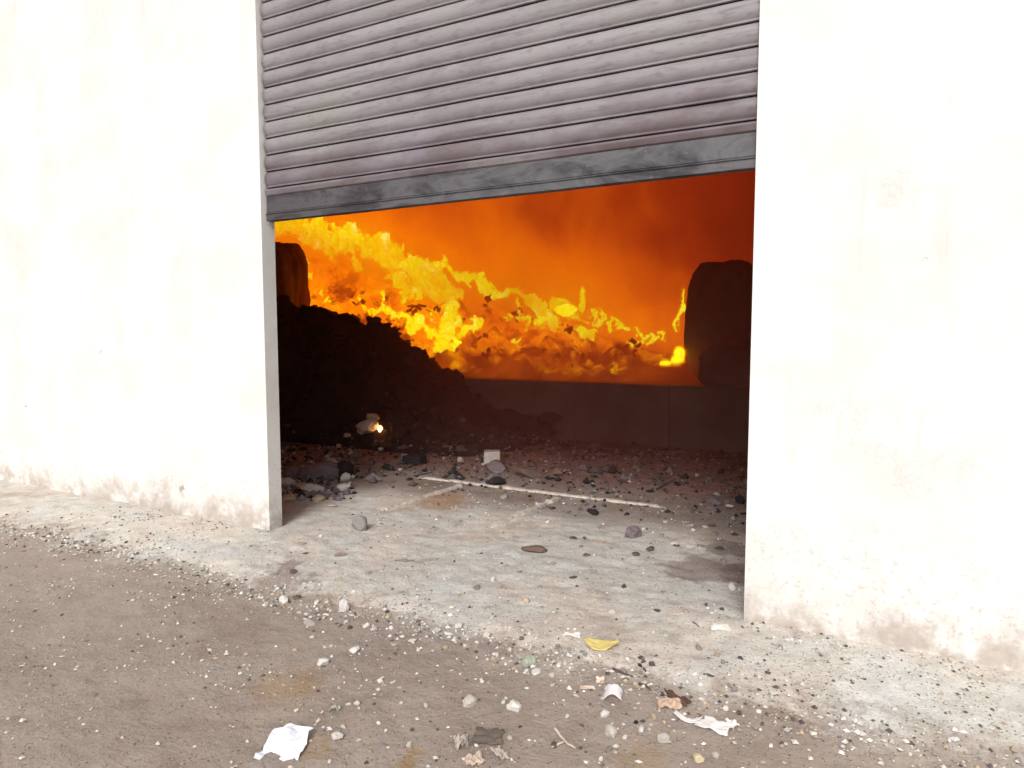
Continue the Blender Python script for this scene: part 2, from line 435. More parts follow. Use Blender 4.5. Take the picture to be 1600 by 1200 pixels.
# ------------------------------------------------------------------ roller shutter
P = 0.115
ZB = on_plane_y(800, 304.5, 0.0).z            # underside of the shutter
sh = empty('roller_shutter', (XL, 0, ZB))
tag(sh, 'grey corrugated steel roller shutter raised halfway above the fire', 'roller shutter')
prof = [(0.019, 0.10), (0.016, 0.0), (0.004, -0.005), (-0.004, -0.03), (-0.011, -0.12), (-0.0165, -0.26), (-0.019, -0.42), (-0.0175, -0.57),
        (-0.013, -0.70), (-0.006, -0.81), (0.000, -0.865), (-0.004, -0.885), (-0.0095, -0.90), (-0.0115, -0.93), (-0.0105, -0.945), (-0.004, -0.955), (0.014, -0.955)]
def slat(k, z_top, seed):
    X0, X1 = XL + 0.012, XR + 0.08
    n = 90; vs_, fs = [], []
    m = len(prof)
    dent = [(R.uniform(X0, X1), R.uniform(0.08, 0.4), R.uniform(-0.004, 0.006)) for _ in range(3)]
    for i in range(n + 1):
        x = X0 + (X1 - X0) * i / n
        wob = 0.0016 * fbm(x * 2.0, seed * 3.7, 0, 3)
        wz = 0.0022 * fbm(x * 1.1, seed * 0.35, 4.0, 3)
        dd = sum(a * math.exp(-((x - c) / s) ** 2) for c, s, a in dent)
        for (py, pz) in prof:
            vs_.append((x - XL, py + wob + dd * (1 - abs(pz + 0.45) * 2 if abs(pz + .45) < .5 else 0), pz * P + wz))
        for (py, pz) in reversed(prof):
            vs_.append((x - XL, py + 0.003 + wob, pz * P + wz))
    k2 = 2 * m
    for i in range(n):
        for j in range(k2):
            a, b = i * k2 + j, i * k2 + (j + 1) % k2
            fs.append((a, b, b + k2, a + k2))
    fs.append(tuple(range(k2 - 1, -1, -1))); fs.append(tuple(n * k2 + j for j in range(k2)))
    o = mesh_obj('slat', vs_, fs, MS, sh, smooth=True)
    o.location = (0, 0, z_top - ZB)
    return o
RAIL_H = 0.170; RIDGE = 0.055
z = ZB + RAIL_H + RIDGE
k = 0
while z < 4.5:
    slat(k, z + P, k + 1); z += P; k += 1
def strip(name, profile, mat, x0, x1, seed, amp=0.002, n=60):
    vs_, fs = [], []; m = len(profile)
    for i in range(n + 1):
        x = x0 + (x1 - x0) * i / n
        wz = amp * fbm(x * 1.5, seed, 0, 3)
        for (py, pz) in profile: vs_.append((x - XL, py + wz, pz + wz - 0))
    for i in range(n):
        for j in range(m):
            a, b = i * m + j, i * m + (j + 1) % m
            fs.append((a, b, b + m, a + m))
    fs.append(tuple(range(m - 1, -1, -1))); fs.append(tuple(n * m + j for j in range(m)))
    return mesh_obj(name, vs_, fs, mat, sh)
X0, X1 = XL + 0.012, XR + 0.08
h0 = RAIL_H
strip('rail_ridge', [(0.019, h0 + RIDGE + .012), (0.010, h0 + RIDGE - .003), (-0.012, h0 + RIDGE - .004), (-0.021, h0 + RIDGE - .010), (-0.0225, h0 + RIDGE - .018),
                     (-0.019, h0 + 0.026), (-0.013, h0 + 0.010), (-0.004, h0 + 0.003), (0.004, h0 + 0.003)], MS, X0, X1, 2.2)
strip('bottom_plate', [(0.004, h0), (-0.008, h0), (-0.0085, 0.060), (-0.003, 0.055), (0.004, 0.055)], MR, X0, X1, 3.2)
strip('bottom_angle', [(0.000, 0.054), (-0.019, 0.0535), (-0.0215, 0.050), (-0.0205, 0.046), (-0.0135, 0.043), (-0.0135, 0.002), (-0.011, 0.0), (0.040, 0.0), (0.040, 0.005), (0.0, 0.006)], MR, X0, X1, 3.2)
# guide channels either side
def guide(x0, sgn):
    pts = [(0, -0.035), (0.05, -0.035), (0.05, -0.030), (0.005, -0.030), (0.005, 0.055), (0.05, 0.055), (0.05, 0.060), (0, 0.060)]
    vs_ = [(x0 + sgn * a, b, zz) for zz in (0.03, 4.4) for a, b in pts]
    m = len(pts); fs = [(j, (j + 1) % m, m + (j + 1) % m, m + j) for j in range(m)]
    fs += [(0, 3, 2, 1), (0, 4, 3), (0, 7, 4), (4, 7, 6, 5)]
    fs += [tuple(m + i for i in f[::-1]) for f in fs[-4:]]
    o = mesh_obj('guide_channel', [Vector(v) - Vector((XL, 0, ZB)) for v in vs_], fs, MR, sh)
    o['label'] = 'steel guide channel fixed to the door jamb'
guide(XR + 0.115, -1)

# ------------------------------------------------------------------ heaps
def heap(name, pts, ycrest, yfront, yback, zfoot, zback, mat, rough=0.18, step=0.05, seed=0.0, ext=1.0, pw=0.8):
    """ridge whose skyline passes through world points pts = [(x, z)], falling to zfoot at yfront and to zback at yback"""
    x0, x1 = pts[0][0], pts[-1][0]
    xs_ = spaced(x0, x1, step); ys_ = spaced(yfront, yback, step)
    def fz(x, y):
        zc = interp(pts, x)
        if y < ycrest:
            t = (y - yfront) / (ycrest - yfront); h = zfoot + (zc - zfoot) * (t ** pw)
        else:
            t = (y - ycrest) / (yback - ycrest); h = zc + (zback - zc) * sstep(0, 1, t)
        amp = rough * min(1, max(0.0, (zc - zfoot)) * 1.6)
        fall = min(1, (y - yfront) * 4, (yback - y) * 4)
        a = fbm(x * 1.7, y * 1.7, seed, 5) * amp * 0.8
        b = mn.voronoi(Vector((x * 3.2, y * 3.2, seed)))[0][0] * -amp * 0.9 + amp * 0.3
        c_ = mn.voronoi(Vector((x * 8, y * 8, h * 6 + seed)))[0][0] * -amp * 0.45 + amp * 0.15
        return h + (a + b + c_) * fall
    o = grid(name, xs_, ys_, fz, mat)
    return o, fz
def world_pts(pix, Y):
    return [(on_plane_y(px, py, Y).x, on_plane_y(px, py, Y).z) for px, py in pix]

BY = 7.2
burn_pix = [(150, 330), (300, 335), (380, 345), (440, 372), (500, 395), (560, 418), (620, 442), (680, 462), (740, 480), (800, 498), (880, 505),
            (950, 528), (1010, 548), (1065, 562), (1110, 575), (1200, 585)]
bp = world_pts(burn_pix, BY)
heap_b, fz_b = heap('burning_heap', bp, BY, PY + 0.35, 9.2, PZ - 0.02, PZ, MBURN, 0.30, 0.05, 3.0, pw=0.9)
tag(heap_b, 'long sloping heap of burning waste on the raised platform', 'waste heap')
HY = 4.45
dark_pix = [(250, 440), (330, 446), (400, 455), (470, 470), (520, 484), (580, 500), (630, 532), (665, 560), (700, 590), (735, 632), (790, 672), (850, 690)]
dp = world_pts(dark_pix, HY)
heap_d, fz_d = heap('charred_heap', dp, HY, 2.95, PY + 0.7, 0.0, PZ - 0.03, MCHAR, 0.26, 0.04, 11.0, pw=0.62)
tag(heap_d, 'black heap of charred waste in front of the flames at the left', 'waste heap')

# bales: rounded, wrapped, sooty
def bale(name, cx, cy, z0, sx, sy, sz, mat, rnd=0.22, seed=0.0, n=26):
    vs_, fs = [], []
    bm = bmesh.new(); bmesh.ops.create_cube(bm, size=2)
    bmesh.ops.subdivide_edges(bm, edges=bm.edges[:], cuts=n, use_grid_fill=True)
    for v in bm.verts:
        q = Vector(v.co); inner = Vector([max(-1 + rnd * 2, min(1 - rnd * 2, c)) for c in q])
        d = q - inner
        if d.length > 0: q = inner + d.normalized() * rnd * 2 * min(1, max(abs(c) for c in d) / (rnd * 2))
        nn = fbm(q.x * 1.3 + seed, q.y * 1.3, q.z * 1.3, 4) * 0.07 + fbm(q.x * 5 + seed, q.y * 5, q.z * 3, 3) * 0.02
        q = q * (1 + nn)
        v.co = Vector((q.x * sx / 2, q.y * sy / 2, (q.z + 1) * sz / 2 + 0))
    me = bpy.data.meshes.new(name); bm.to_mesh(me); bm.free()
    me.polygons.foreach_set('use_smooth', [True] * len(me.polygons)); me.materials.append(mat)
    o = link(bpy.data.objects.new(name, me)); o.location = (cx, cy, z0)
    return o
MBALE = mat_soot('scorched_wrap_haze_tint', (0.10, 0.045, 0.036), (0.19, 0.095, 0.075), 2.4)  # red of firelit haze and bounce put into the scorched base colour
a = on_plane_y(1066, 500, PY + 0.35); b = on_plane_y(1185, 500, PY + 0.35); t = on_plane_y(1110, 404, PY + 0.4)
BALE_R = bale('bale', (a.x + b.x) / 2, PY + 0.35 + (b.x - a.x) * 0.45, PZ - 0.02, b.x - a.x, (b.x - a.x) * 0.9, t.z - PZ, MBALE, 0.3, 4.0)
tag(BALE_R, 'tall round-shouldered scorched bale standing at the right end of the fire', 'bale')
a = on_plane_y(1092, 565, PY + 0.12); b = on_plane_y(1215, 565, PY + 0.12); t = on_plane_y(1130, 538, PY + 0.12)
o = bale('sack', (a.x + b.x) / 2, PY + 0.15, PZ - 0.03, b.x - a.x, 0.35, t.z - PZ, MBALE, 0.3, 8.0, 14)
tag(o, 'low dark sack slumped in front of the tall scorched bale', 'sack')
a = on_plane_y(360, 420, 5.65); b = on_plane_y(492, 420, 5.65); t = on_plane_y(440, 376, 5.2)
o = bale('bale', (a.x + b.x) / 2, 5.2, PZ - 0.02, b.x - a.x, 0.9, t.z - PZ, MBALE, 0.2, 14.0)
tag(o, 'dark red-brown scorched bale rising from the black heap at the far left', 'bale')

# ------------------------------------------------------------------ fire: flame gas above the burning heap, smoke glow added as emission
def burn_hit(px, py, off=0.12):
    """where the line of sight meets the burning heap (or the plane of its crest), a little towards the front"""
    d = ray(px, py).normalized(); t_ = 6.0
    while t_ < 22:
        p = CAM + d * t_
        if p.y > BY or (p.y > PY + 0.35 and p.z <= PZ + (interp(bp, p.x) - PZ) * ((p.y - PY - 0.35) / (BY - PY - 0.35)) ** 0.9): break
        t_ += 0.02
    return CAM + d * (t_ - off)
def spine_geo(nd, L, me):
    """rebuild the polyline as curve-line nodes inside the node group, so that no helper object is needed"""
    j = nd('GeometryNodeJoinGeometry')
    for e in me.edges:
        a_, b_ = (me.vertices[i].co for i in e.vertices)
        ln = nd('GeometryNodeMeshLine', mode='END_POINTS')
        ln.inputs['Count'].default_value = 2
        ln.inputs['Start Location'].default_value = a_; ln.inputs['Offset'].default_value = b_
        L.new(ln.outputs[0], j.inputs[0])
    return j.outputs[0]
FLAME_SPINES = [
    (0.235, [[(385, 330), (440, 352), (480, 370), (512, 392), (548, 378), (585, 392), (612, 408), (640, 428), (668, 440)]]),
    (0.17, [[(425, 345), (460, 352), (520, 372)], [(545, 368), (590, 398)], [(640, 425), (690, 428)], [(648, 445), (668, 462), (700, 470), (707, 500), (700, 532)], [(872, 486), (898, 484)]]),
    (0.105, [[(700, 530), (735, 532), (752, 520)], [(588, 484), (602, 494), (640, 512), (668, 520), (690, 540), (708, 560)], [(700, 430), (740, 447), (780, 462), (820, 478), (852, 494)],
            [(625, 455), (655, 472)], [(845, 500), (862, 512), (840, 524)], [(898, 520), (928, 524)], [(610, 440), (628, 470)]]),
    (0.055, [[(470, 400), (474, 425), (480, 452)], [(500, 462), (522, 478)], [(555, 470), (575, 485)], [(795, 503), (812, 500), (818, 512)], [(935, 502), (960, 512), (1000, 528), (1030, 545)],
            [(905, 500), (948, 518)], [(1060, 470), (1062, 500), (1058, 535)], [(985, 544), (1028, 546)], [(660, 500), (690, 505)], [(800, 535), (818, 540)], [(540, 405), (560, 430)]]),
]
def fire_volume(core=False):
    # core=False: flame gas plus scattered firelight put in as emission, as a volume; core=True: the surface of its hottest tongues as a mesh
    vol = bpy.data.meshes.new('flames') if core else bpy.data.volumes.new('emissive_smoke_glow')
    o = link(bpy.data.objects.new('flames' if core else 'emissive_smoke_glow', vol))
    ng = bpy.data.node_groups.new('flame_field', 'GeometryNodeTree')
    ng.interface.new_socket('Geometry', in_out='INPUT', socket_type='NodeSocketGeometry')
    ng.interface.new_socket('Geometry', in_out='OUTPUT', socket_type='NodeSocketGeometry')
    N, L = ng.nodes, ng.links
    def nd(t, **kw):
        n_ = N.new(t)
        for k_, v_ in kw.items(): setattr(n_, k_, v_)
        return n_
    def mt(op, *args, clamp=False):
        n_ = nd('ShaderNodeMath', operation=op, use_clamp=clamp)
        for i, v in enumerate(args):
            if isinstance(v, (int, float)): n_.inputs[i].default_value = v
            else: L.new(v, n_.inputs[i])
        return n_.outputs[0]
    def smooth(v, a, b, c=0.0, d=1.0):
        n_ = nd('ShaderNodeMapRange', interpolation_type='SMOOTHSTEP')
        L.new(v, n_.inputs[0])
        for i, x_ in enumerate((a, b, c, d)): n_.inputs[i + 1].default_value = x_
        return n_.outputs[0]
    pos = nd('GeometryNodeInputPosition').outputs[0]
    sep = nd('ShaderNodeSeparateXYZ'); L.new(pos, sep.inputs[0]); X, Y, Z = sep.outputs
    def noi(scale, detail, rough=0.55, sc=(1, 1, 1), dist=0.0, off=(0, 0, 0)):
        v = nd('ShaderNodeVectorMath', operation='MULTIPLY_ADD'); L.new(pos, v.inputs[0])
        v.inputs[1].default_value = sc; v.inputs[2].default_value = off
        n_ = nd('ShaderNodeTexNoise'); L.new(v.outputs[0], n_.inputs['Vector'])
        n_.inputs['Scale'].default_value = scale; n_.inputs['Detail'].default_value = detail
        n_.inputs['Roughness'].default_value = rough; n_.inputs['Distortion'].default_value = dist
        return n_.outputs[0]
    # smooth heap profile: crest line along X (float curve), straight front slope, sloping back
    fc = nd('ShaderNodeFloatCurve')
    xa, xb = bp[0][0], bp[-1][0]
    cu = fc.mapping.curves[0]
    zmax = 5.0
    pts_ = [((x_ - xa) / (xb - xa), z_ / zmax) for x_, z_ in bp]
    cu.points[0].location = pts_[0]; cu.points[1].location = pts_[-1]
    for p_ in pts_[1:-1]: cu.points.new(*p_)
    fc.mapping.update()
    wx = mt('MULTIPLY', mt('SUBTRACT', noi(0.8, 2, 0.5, (1, 1, 1), 0, (9, 2, 4)), 0.5), 1.2)
    un = nd('ShaderNodeMapRange'); L.new(mt('ADD', X, wx), un.inputs[0])
    un.inputs[1].default_value = xa; un.inputs[2].default_value = xb
    L.new(un.outputs[0], fc.inputs['Value'])
    ZC = mt('MULTIPLY', fc.outputs[0], zmax)                      # crest height at this X
    fr = nd('ShaderNodeMapRange'); L.new(Y, fr.inputs[0])
    fr.inputs[1].default_value = PY + 0.35; fr.inputs[2].default_value = BY
    H = mt('ADD', PZ, mt('MULTIPLY', mt('SUBTRACT', ZC, PZ), mt('POWER', fr.outputs[0], 0.9)))
    S = mt('SUBTRACT', Z, H)
    V = mt('SUBTRACT', Z, ZC)                                     # above / below the crest line
    n_x = noi(1.4, 4, 0.6, (1, 1, 1), 0.6, (5, 5, 5))
    big_ = noi(0.9, 3, 0.5, (1, 1, 1))
    med = mt('SUBTRACT', noi(1.5, 6, 0.64, (1, 0.5, 0.95), 0.9), 0.5)
    fin = mt('SUBTRACT', noi(8.5, 5, 0.68, (1, 0.5, 0.42), 0.5, (3, 1, 7)), 0.5)
    tongue = mt('ADD', mt('MULTIPLY', med, 2.0), mt('MULTIPLY', fin, 0.8))
    left = smooth(X, on_plane_y(760, 480, BY).x, on_plane_y(600, 430, BY).x)
    nz = nd('ShaderNodeTexNoise'); L.new(pos, nz.inputs['Vector']); nz.inputs['Scale'].default_value = 2.1
    nz.inputs['Detail'].default_value = 7; nz.inputs['Roughness'].default_value = 0.62
    wv = nd('ShaderNodeVectorMath', operation='MULTIPLY_ADD'); L.new(nz.outputs['Color'], wv.inputs[0])
    wv.inputs[1].default_value = (1.0, 0.5, 1.5); wv.inputs[2].default_value = (-0.5, -0.25, -0.85)
    wp = nd('ShaderNodeVectorMath', operation='ADD'); L.new(pos, wp.inputs[0]); L.new(wv.outputs[0], wp.inputs[1])
    flame = halo = None
    for rad, paths in FLAME_SPINES:
        bm = bmesh.new()
        for path in paths:
            pv_ = None
            for q in path:
                v_ = bm.verts.new(burn_hit(*q))
                if pv_: bm.edges.new((pv_, v_))
                pv_ = v_
        me_ = bpy.data.meshes.new('flame_spine'); bm.to_mesh(me_); bm.free()
        pr = nd('GeometryNodeProximity', target_element='EDGES')
        geo_ = spine_geo(nd, L, me_)
        L.new(geo_, pr.inputs[0]); L.new(wp.outputs[0], [i for i in pr.inputs if 'Position' in i.name][0])
        e = mt('SUBTRACT', 1.0, mt('DIVIDE', pr.outputs['Distance'], rad))
        e = mt('ADD', e, mt('MULTIPLY', fin, 2.1))
        f_ = smooth(e, 0.0, 0.55)
        flame = f_ if flame is None else mt('MAXIMUM', flame, f_)
        ha = mt('MULTIPLY', smooth(mt('DIVIDE', pr.outputs['Distance'], rad + 0.22), 2.0, 0.3), min(0.16, 0.05 + rad * 0.45))  # soft halo of glow round the tongues, added as emissive density
        halo = ha if halo is None else mt('MAXIMUM', halo, ha)
    ridge = flame
    # patches of flame on the face of the heap
    skin = mt('MULTIPLY', smooth(S, 0.42, 0.15), smooth(S, -0.25, -0.02))
    face = mt('MULTIPLY', smooth(V, 0.15, -0.05), skin)
    patch = smooth(mt('ADD', mt('SUBTRACT', tongue, 0.22), mt('MULTIPLY', mt('SUBTRACT', noi(0.75, 2, 0.5, (1, 1, 1), 0.5, (4, 4, 1)), 0.5), 1.8)), 0.20, 0.52)
    face_d = mt('ADD', mt('MULTIPLY', mt('MULTIPLY', patch, left), 0.8), mt('MULTIPLY', smooth(med, -0.22, 0.12), 0.17))
    foot = smooth(mt('ADD', mt('SUBTRACT', H, PZ), mt('MULTIPLY', med, 0.4)), 0.18, 0.6)
    flame = mt('MAXIMUM', ridge, mt('MULTIPLY', mt('MULTIPLY', mt('MULTIPLY', face, face_d), foot), 0.55))
    # firelit smoke above, its glow emitted: falls off with height and towards the right wall
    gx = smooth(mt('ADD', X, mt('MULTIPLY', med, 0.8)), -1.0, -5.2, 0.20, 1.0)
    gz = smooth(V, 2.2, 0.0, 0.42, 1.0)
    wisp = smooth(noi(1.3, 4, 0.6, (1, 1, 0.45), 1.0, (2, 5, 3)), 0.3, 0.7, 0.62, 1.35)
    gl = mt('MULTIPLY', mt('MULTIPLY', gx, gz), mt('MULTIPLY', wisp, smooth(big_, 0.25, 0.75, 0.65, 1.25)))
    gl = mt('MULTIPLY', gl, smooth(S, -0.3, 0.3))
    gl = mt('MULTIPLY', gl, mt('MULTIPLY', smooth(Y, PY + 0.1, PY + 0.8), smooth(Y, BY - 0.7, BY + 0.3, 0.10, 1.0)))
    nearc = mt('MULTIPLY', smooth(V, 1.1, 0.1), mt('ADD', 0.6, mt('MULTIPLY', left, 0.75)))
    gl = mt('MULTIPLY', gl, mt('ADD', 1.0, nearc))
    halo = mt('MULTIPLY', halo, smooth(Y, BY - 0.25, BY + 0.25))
    ftg = mt('MULTIPLY', mt('MULTIPLY', smooth(Z, PZ + 0.75, PZ + 0.15), smooth(Y, PY + 1.1, PY + 0.3)), smooth(n_x, 0.3, 0.65, 0.035, 0.085))  # red smoke glow along the heap foot, also put in as emission
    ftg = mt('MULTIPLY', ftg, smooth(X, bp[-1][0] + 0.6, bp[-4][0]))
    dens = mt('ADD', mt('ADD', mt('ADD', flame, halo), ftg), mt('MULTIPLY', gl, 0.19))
    # small bright tongues of their own, in front
    def puff(p, sx, sy, sz, amt):
        d = mt('SQRT', mt('ADD', mt('ADD', mt('POWER', mt('DIVIDE', mt('SUBTRACT', mt('ADD', X, mt('MULTIPLY', fin, 0.25)), p[0]), sx), 2.0),
                                       mt('POWER', mt('DIVIDE', mt('SUBTRACT', Y, p[1]), sy), 2.0)),
                          mt('POWER', mt('DIVIDE', mt('SUBTRACT', Z, p[2]), sz), 2.0)))
        e = mt('SUBTRACT', mt('ADD', 1.1, mt('MULTIPLY', tongue, 0.8)), d)
        return mt('MULTIPLY', smooth(e, 0.0, 0.35), amt)
    for px, py, yy, sx, sz, am in FLAME_PUFFS:
        p = on_plane_y(px, py, yy)
        dens = mt('MAXIMUM', dens, puff(p, sx, 0.16, sz, am))
    vc = nd('GeometryNodeVolumeCube')
    lo = (-13.0, PY + 0.1, PZ + 0.01); hi = (0.4, 9.4, 5.4)
    vc.inputs['Min'].default_value = lo; vc.inputs['Max'].default_value = hi
    VX = 0.031 if core else 0.042
    for i, nm in enumerate(('Resolution X', 'Resolution Y', 'Resolution Z')):
        vc.inputs[nm].default_value = int((hi[i] - lo[i]) / VX)
    L.new(dens, vc.inputs['Density'])
    sm = nd('GeometryNodeSetMaterial')
    if core:
        v2m = nd('GeometryNodeVolumeToMesh'); L.new(vc.outputs[0], v2m.inputs['Volume'])
        v2m.inputs['Threshold'].default_value = 0.60; v2m.inputs['Adaptivity'].default_value = 0.05
        sh_ = nd('GeometryNodeSetShadeSmooth'); L.new(v2m.outputs[0], sh_.inputs[0]); L.new(sh_.outputs[0], sm.inputs['Geometry'])
    else:
        L.new(vc.outputs[0], sm.inputs['Geometry'])
    go = nd('NodeGroupOutput'); L.new(sm.outputs[0], go.inputs[0])
    if core:
        m_ = M('flame_core'); t = m_.t
        m_.co = m_.n('ShaderNodeNewGeometry').outputs['Position']
        em = m_.n('ShaderNodeEmission')
        n1 = m_.noise(5.0, 6, 0.68, m_.mapping((1, .6, .5)), dist=0.6)
        m_.l(m_.ramp(n1, [(0.26, (0.95, 0.40, 0.0)), (0.36, (0.95, 0.66, 0.0)), (0.46, (1.0, 0.88, 0.0)), (0.60, (1.05, 0.98, 0.02)), (0.70, (1.3, 1.25, 0.35))]), em.inputs['Color'])
        lw = m_.n('ShaderNodeLayerWeight'); lw.inputs['Blend'].default_value = 0.5     # thin edge of a tongue: less gas, so see-through
        tr = m_.n('ShaderNodeBsdfTransparent'); mx = m_.n('ShaderNodeMixShader')
        m_.l(m_.maprange(m_.math('ADD', lw.outputs['Facing'], m_.math('MULTIPLY', m_.math('SUBTRACT', m_.noise(11, 5, 0.7), 0.5), 1.3)), 0.50, 0.80), mx.inputs[0])
        m_.l(em.outputs[0], mx.inputs[1]); m_.l(tr.outputs[0], mx.inputs[2])
        m_.l(mx.outputs[0], t.nodes['Material Output'].inputs['Surface'])
        sm.inputs['Material'].default_value = m_.m; vol.materials.append(m_.m)
        md = o.modifiers.new('field', 'NODES'); md.node_group = ng
        tag(o, 'bright yellow flames licking along the crest and face of the burning heap', kind='stuff')
        return o
    # material: emission colour by density, for flame gas and painted smoke glow alike
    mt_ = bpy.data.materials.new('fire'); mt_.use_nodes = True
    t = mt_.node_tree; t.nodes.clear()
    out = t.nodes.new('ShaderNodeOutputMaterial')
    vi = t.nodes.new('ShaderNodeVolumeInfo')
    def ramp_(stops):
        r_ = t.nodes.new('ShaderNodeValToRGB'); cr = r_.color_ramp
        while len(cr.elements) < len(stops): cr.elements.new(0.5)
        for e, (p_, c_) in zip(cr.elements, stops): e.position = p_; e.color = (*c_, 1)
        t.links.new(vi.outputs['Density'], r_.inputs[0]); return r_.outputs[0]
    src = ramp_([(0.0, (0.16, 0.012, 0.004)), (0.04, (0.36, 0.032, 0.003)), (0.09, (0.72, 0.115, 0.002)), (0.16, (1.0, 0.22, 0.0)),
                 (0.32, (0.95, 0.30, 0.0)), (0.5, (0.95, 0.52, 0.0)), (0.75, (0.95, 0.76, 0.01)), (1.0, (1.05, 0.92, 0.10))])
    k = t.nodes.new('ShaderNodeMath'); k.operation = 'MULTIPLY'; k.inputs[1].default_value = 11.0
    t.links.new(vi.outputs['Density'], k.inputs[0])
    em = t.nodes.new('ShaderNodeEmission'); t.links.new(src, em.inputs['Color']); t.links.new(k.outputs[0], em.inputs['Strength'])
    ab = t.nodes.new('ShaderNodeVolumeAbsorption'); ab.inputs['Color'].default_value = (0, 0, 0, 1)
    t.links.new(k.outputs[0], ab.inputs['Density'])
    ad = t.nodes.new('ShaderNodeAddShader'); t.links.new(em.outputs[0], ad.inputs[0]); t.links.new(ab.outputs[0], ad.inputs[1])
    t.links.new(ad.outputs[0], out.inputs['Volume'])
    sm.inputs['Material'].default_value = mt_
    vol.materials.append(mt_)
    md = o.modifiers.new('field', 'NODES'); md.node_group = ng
    tag(o, 'orange fire gas and smoke filling the hall, firelight in the smoke put in as emission', kind='stuff')
    return o
FLAME_PUFFS = [(1056, 563, PY + 0.30, 0.10, 0.065, 0.95), (1062, 553, PY + 0.30, 0.045, 0.10, 0.95), (1040, 567, PY + 0.28, 0.08, 0.035, 0.95), (884, 486, PY + 1.5, 0.20, 0.13, 1.0)]
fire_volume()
fire_volume(True)

# ------------------------------------------------------------------ thin smoke drifting in the hall
def smoke_box():
    m_ = bpy.data.materials.new('smoke'); m_.use_nodes = True; t = m_.node_tree
    t.nodes.remove(t.nodes['Principled BSDF'])
    pv = t.nodes.new('ShaderNodeVolumePrincipled'); pv.inputs['Color'].default_value = (0.95, 0.38, 0.30, 1)
    geo = t.nodes.new('ShaderNodeNewGeometry'); sp = t.nodes.new('ShaderNodeSeparateXYZ'); t.links.new(geo.outputs['Position'], sp.inputs[0])
    mr = t.nodes.new('ShaderNodeMapRange'); mr.interpolation_type = 'SMOOTHSTEP'; t.links.new(sp.outputs[0], mr.inputs[0])
    mr.inputs[1].default_value = -6.2; mr.inputs[2].default_value = -4.0; mr.inputs[3].default_value = 0.012; mr.inputs[4].default_value = 0.10
    t.links.new(mr.outputs[0], pv.inputs['Density'])
    t.links.new(pv.outputs[0], t.nodes['Material Output'].inputs['Volume'])
    o = box('smoke', (-13.9, 2.4, 0.05), (4.9, 11.9, 5.9), m_)
    tag(o, 'thin brown smoke hanging in the hall in front of the fire', kind='stuff')
smoke_box()
# ------------------------------------------------------------------ floor joints and threshold strip
floor = bpy.data.objects['floor']
def ribbon(name, p0, p1, wd, ht, mat, parent, seed, breaks=0.0):
    d = (p1 - p0); L_ = d.length; d.normalize(); s_ = Vector((-d.y, d.x, 0))
    n = max(6, int(L_ / 0.04)); vs_, fs = [], []
    for i in range(n + 1):
        t_ = i / n; c_ = p0 + (p1 - p0) * t_ + s_ * 0.006 * fbm(t_ * 4, seed, 0, 3)
        g_ = ground_z(c_.x, c_.y); k_ = 1 + 0.5 * fbm(t_ * 14, seed + 3, 0, 3)
        if abs(t_ - .5) > .48: k_ *= 0.3
        for a_, b_ in ((-.5, -0.01), (-.42, ht * .8 * k_), (.38, ht * k_), (.5, -0.01)):
            vs_.append((c_.x + s_.x * a_ * wd * k_, c_.y + s_.y * a_ * wd * k_, g_ + b_))
    for i in range(n):
        for j in range(4):
            a_, b_ = i * 4 + j, i * 4 + (j + 1) % 4; fs.append((a_, b_, b_ + 4, a_ + 4))
    fs += [(3, 2, 1, 0), (4 * n, 4 * n + 1, 4 * n + 2, 4 * n + 3)]
    return mesh_obj(name, vs_, fs, mat, parent)
def mat_cement():
    m = M('pale_cement', 0.9); n1 = m.noise(20, 5)
    m.color(m.ramp(n1, [(0.3, (0.42, 0.36, 0.30)), (0.7, (0.74, 0.68, 0.60))])); m.bump(n1, 0.004, .6); return m.m
MCEM = mat_cement()
g = lambda px, py: on_ground(px, py, 0.03)
ribbon('threshold_strip', g(655, 746), g(1040, 793), 0.036, 0.018, MCEM, floor, 1.0)['label'] = 'pale raised cement strip crossing the doorway floor'
ribbon('joint', g(722, 758), g(596, 797), 0.060, 0.020, MCEM, floor, 2.0)
ribbon('joint', g(876, 777), g(768, 822), 0.060, 0.020, MCEM, floor, 5.0)

# ------------------------------------------------------------------ loose stones and litter
def surf_z(x, y):
    z = ground_z(x, y)
    if 2.95 < y < PY + 0.6 and dp[0][0] < x < dp[-1][0]: z = max(z, fz_d(x, y))
    return z
def hit(px, py):
    d = ray(px, py).normalized(); t_ = 1.2
    while t_ < 14:
        p = CAM + d * t_
        if p.z <= surf_z(p.x, p.y): return p
        t_ += 0.01
    return on_ground(px, py, 0.03)
def rock_mesh(seed, flat=0.65, n=18):
    r = random.Random(seed); bm = bmesh.new()
    for _ in range(n):
        v = Vector((r.gauss(0, 1), r.gauss(0, 1), r.gauss(0, 1))).normalized() * r.uniform(0.42, 0.56)
        v.z *= flat; v.x *= r.uniform(0.9, 1.1); bm.verts.new(v)
    bmesh.ops.convex_hull(bm, input=bm.verts[:])
    bmesh.ops.delete(bm, geom=[v for v in bm.verts if not v.link_faces], context='VERTS')
    me = bpy.data.meshes.new('stone'); bm.to_mesh(me); bm.free(); me.materials.append(MSTONE); return me
ROCKS = [rock_mesh(100 + i, R.uniform(0.5, 0.8)) for i in range(14)]
FLATS = [rock_mesh(200 + i, R.uniform(0.22, 0.35), 16) for i in range(8)]
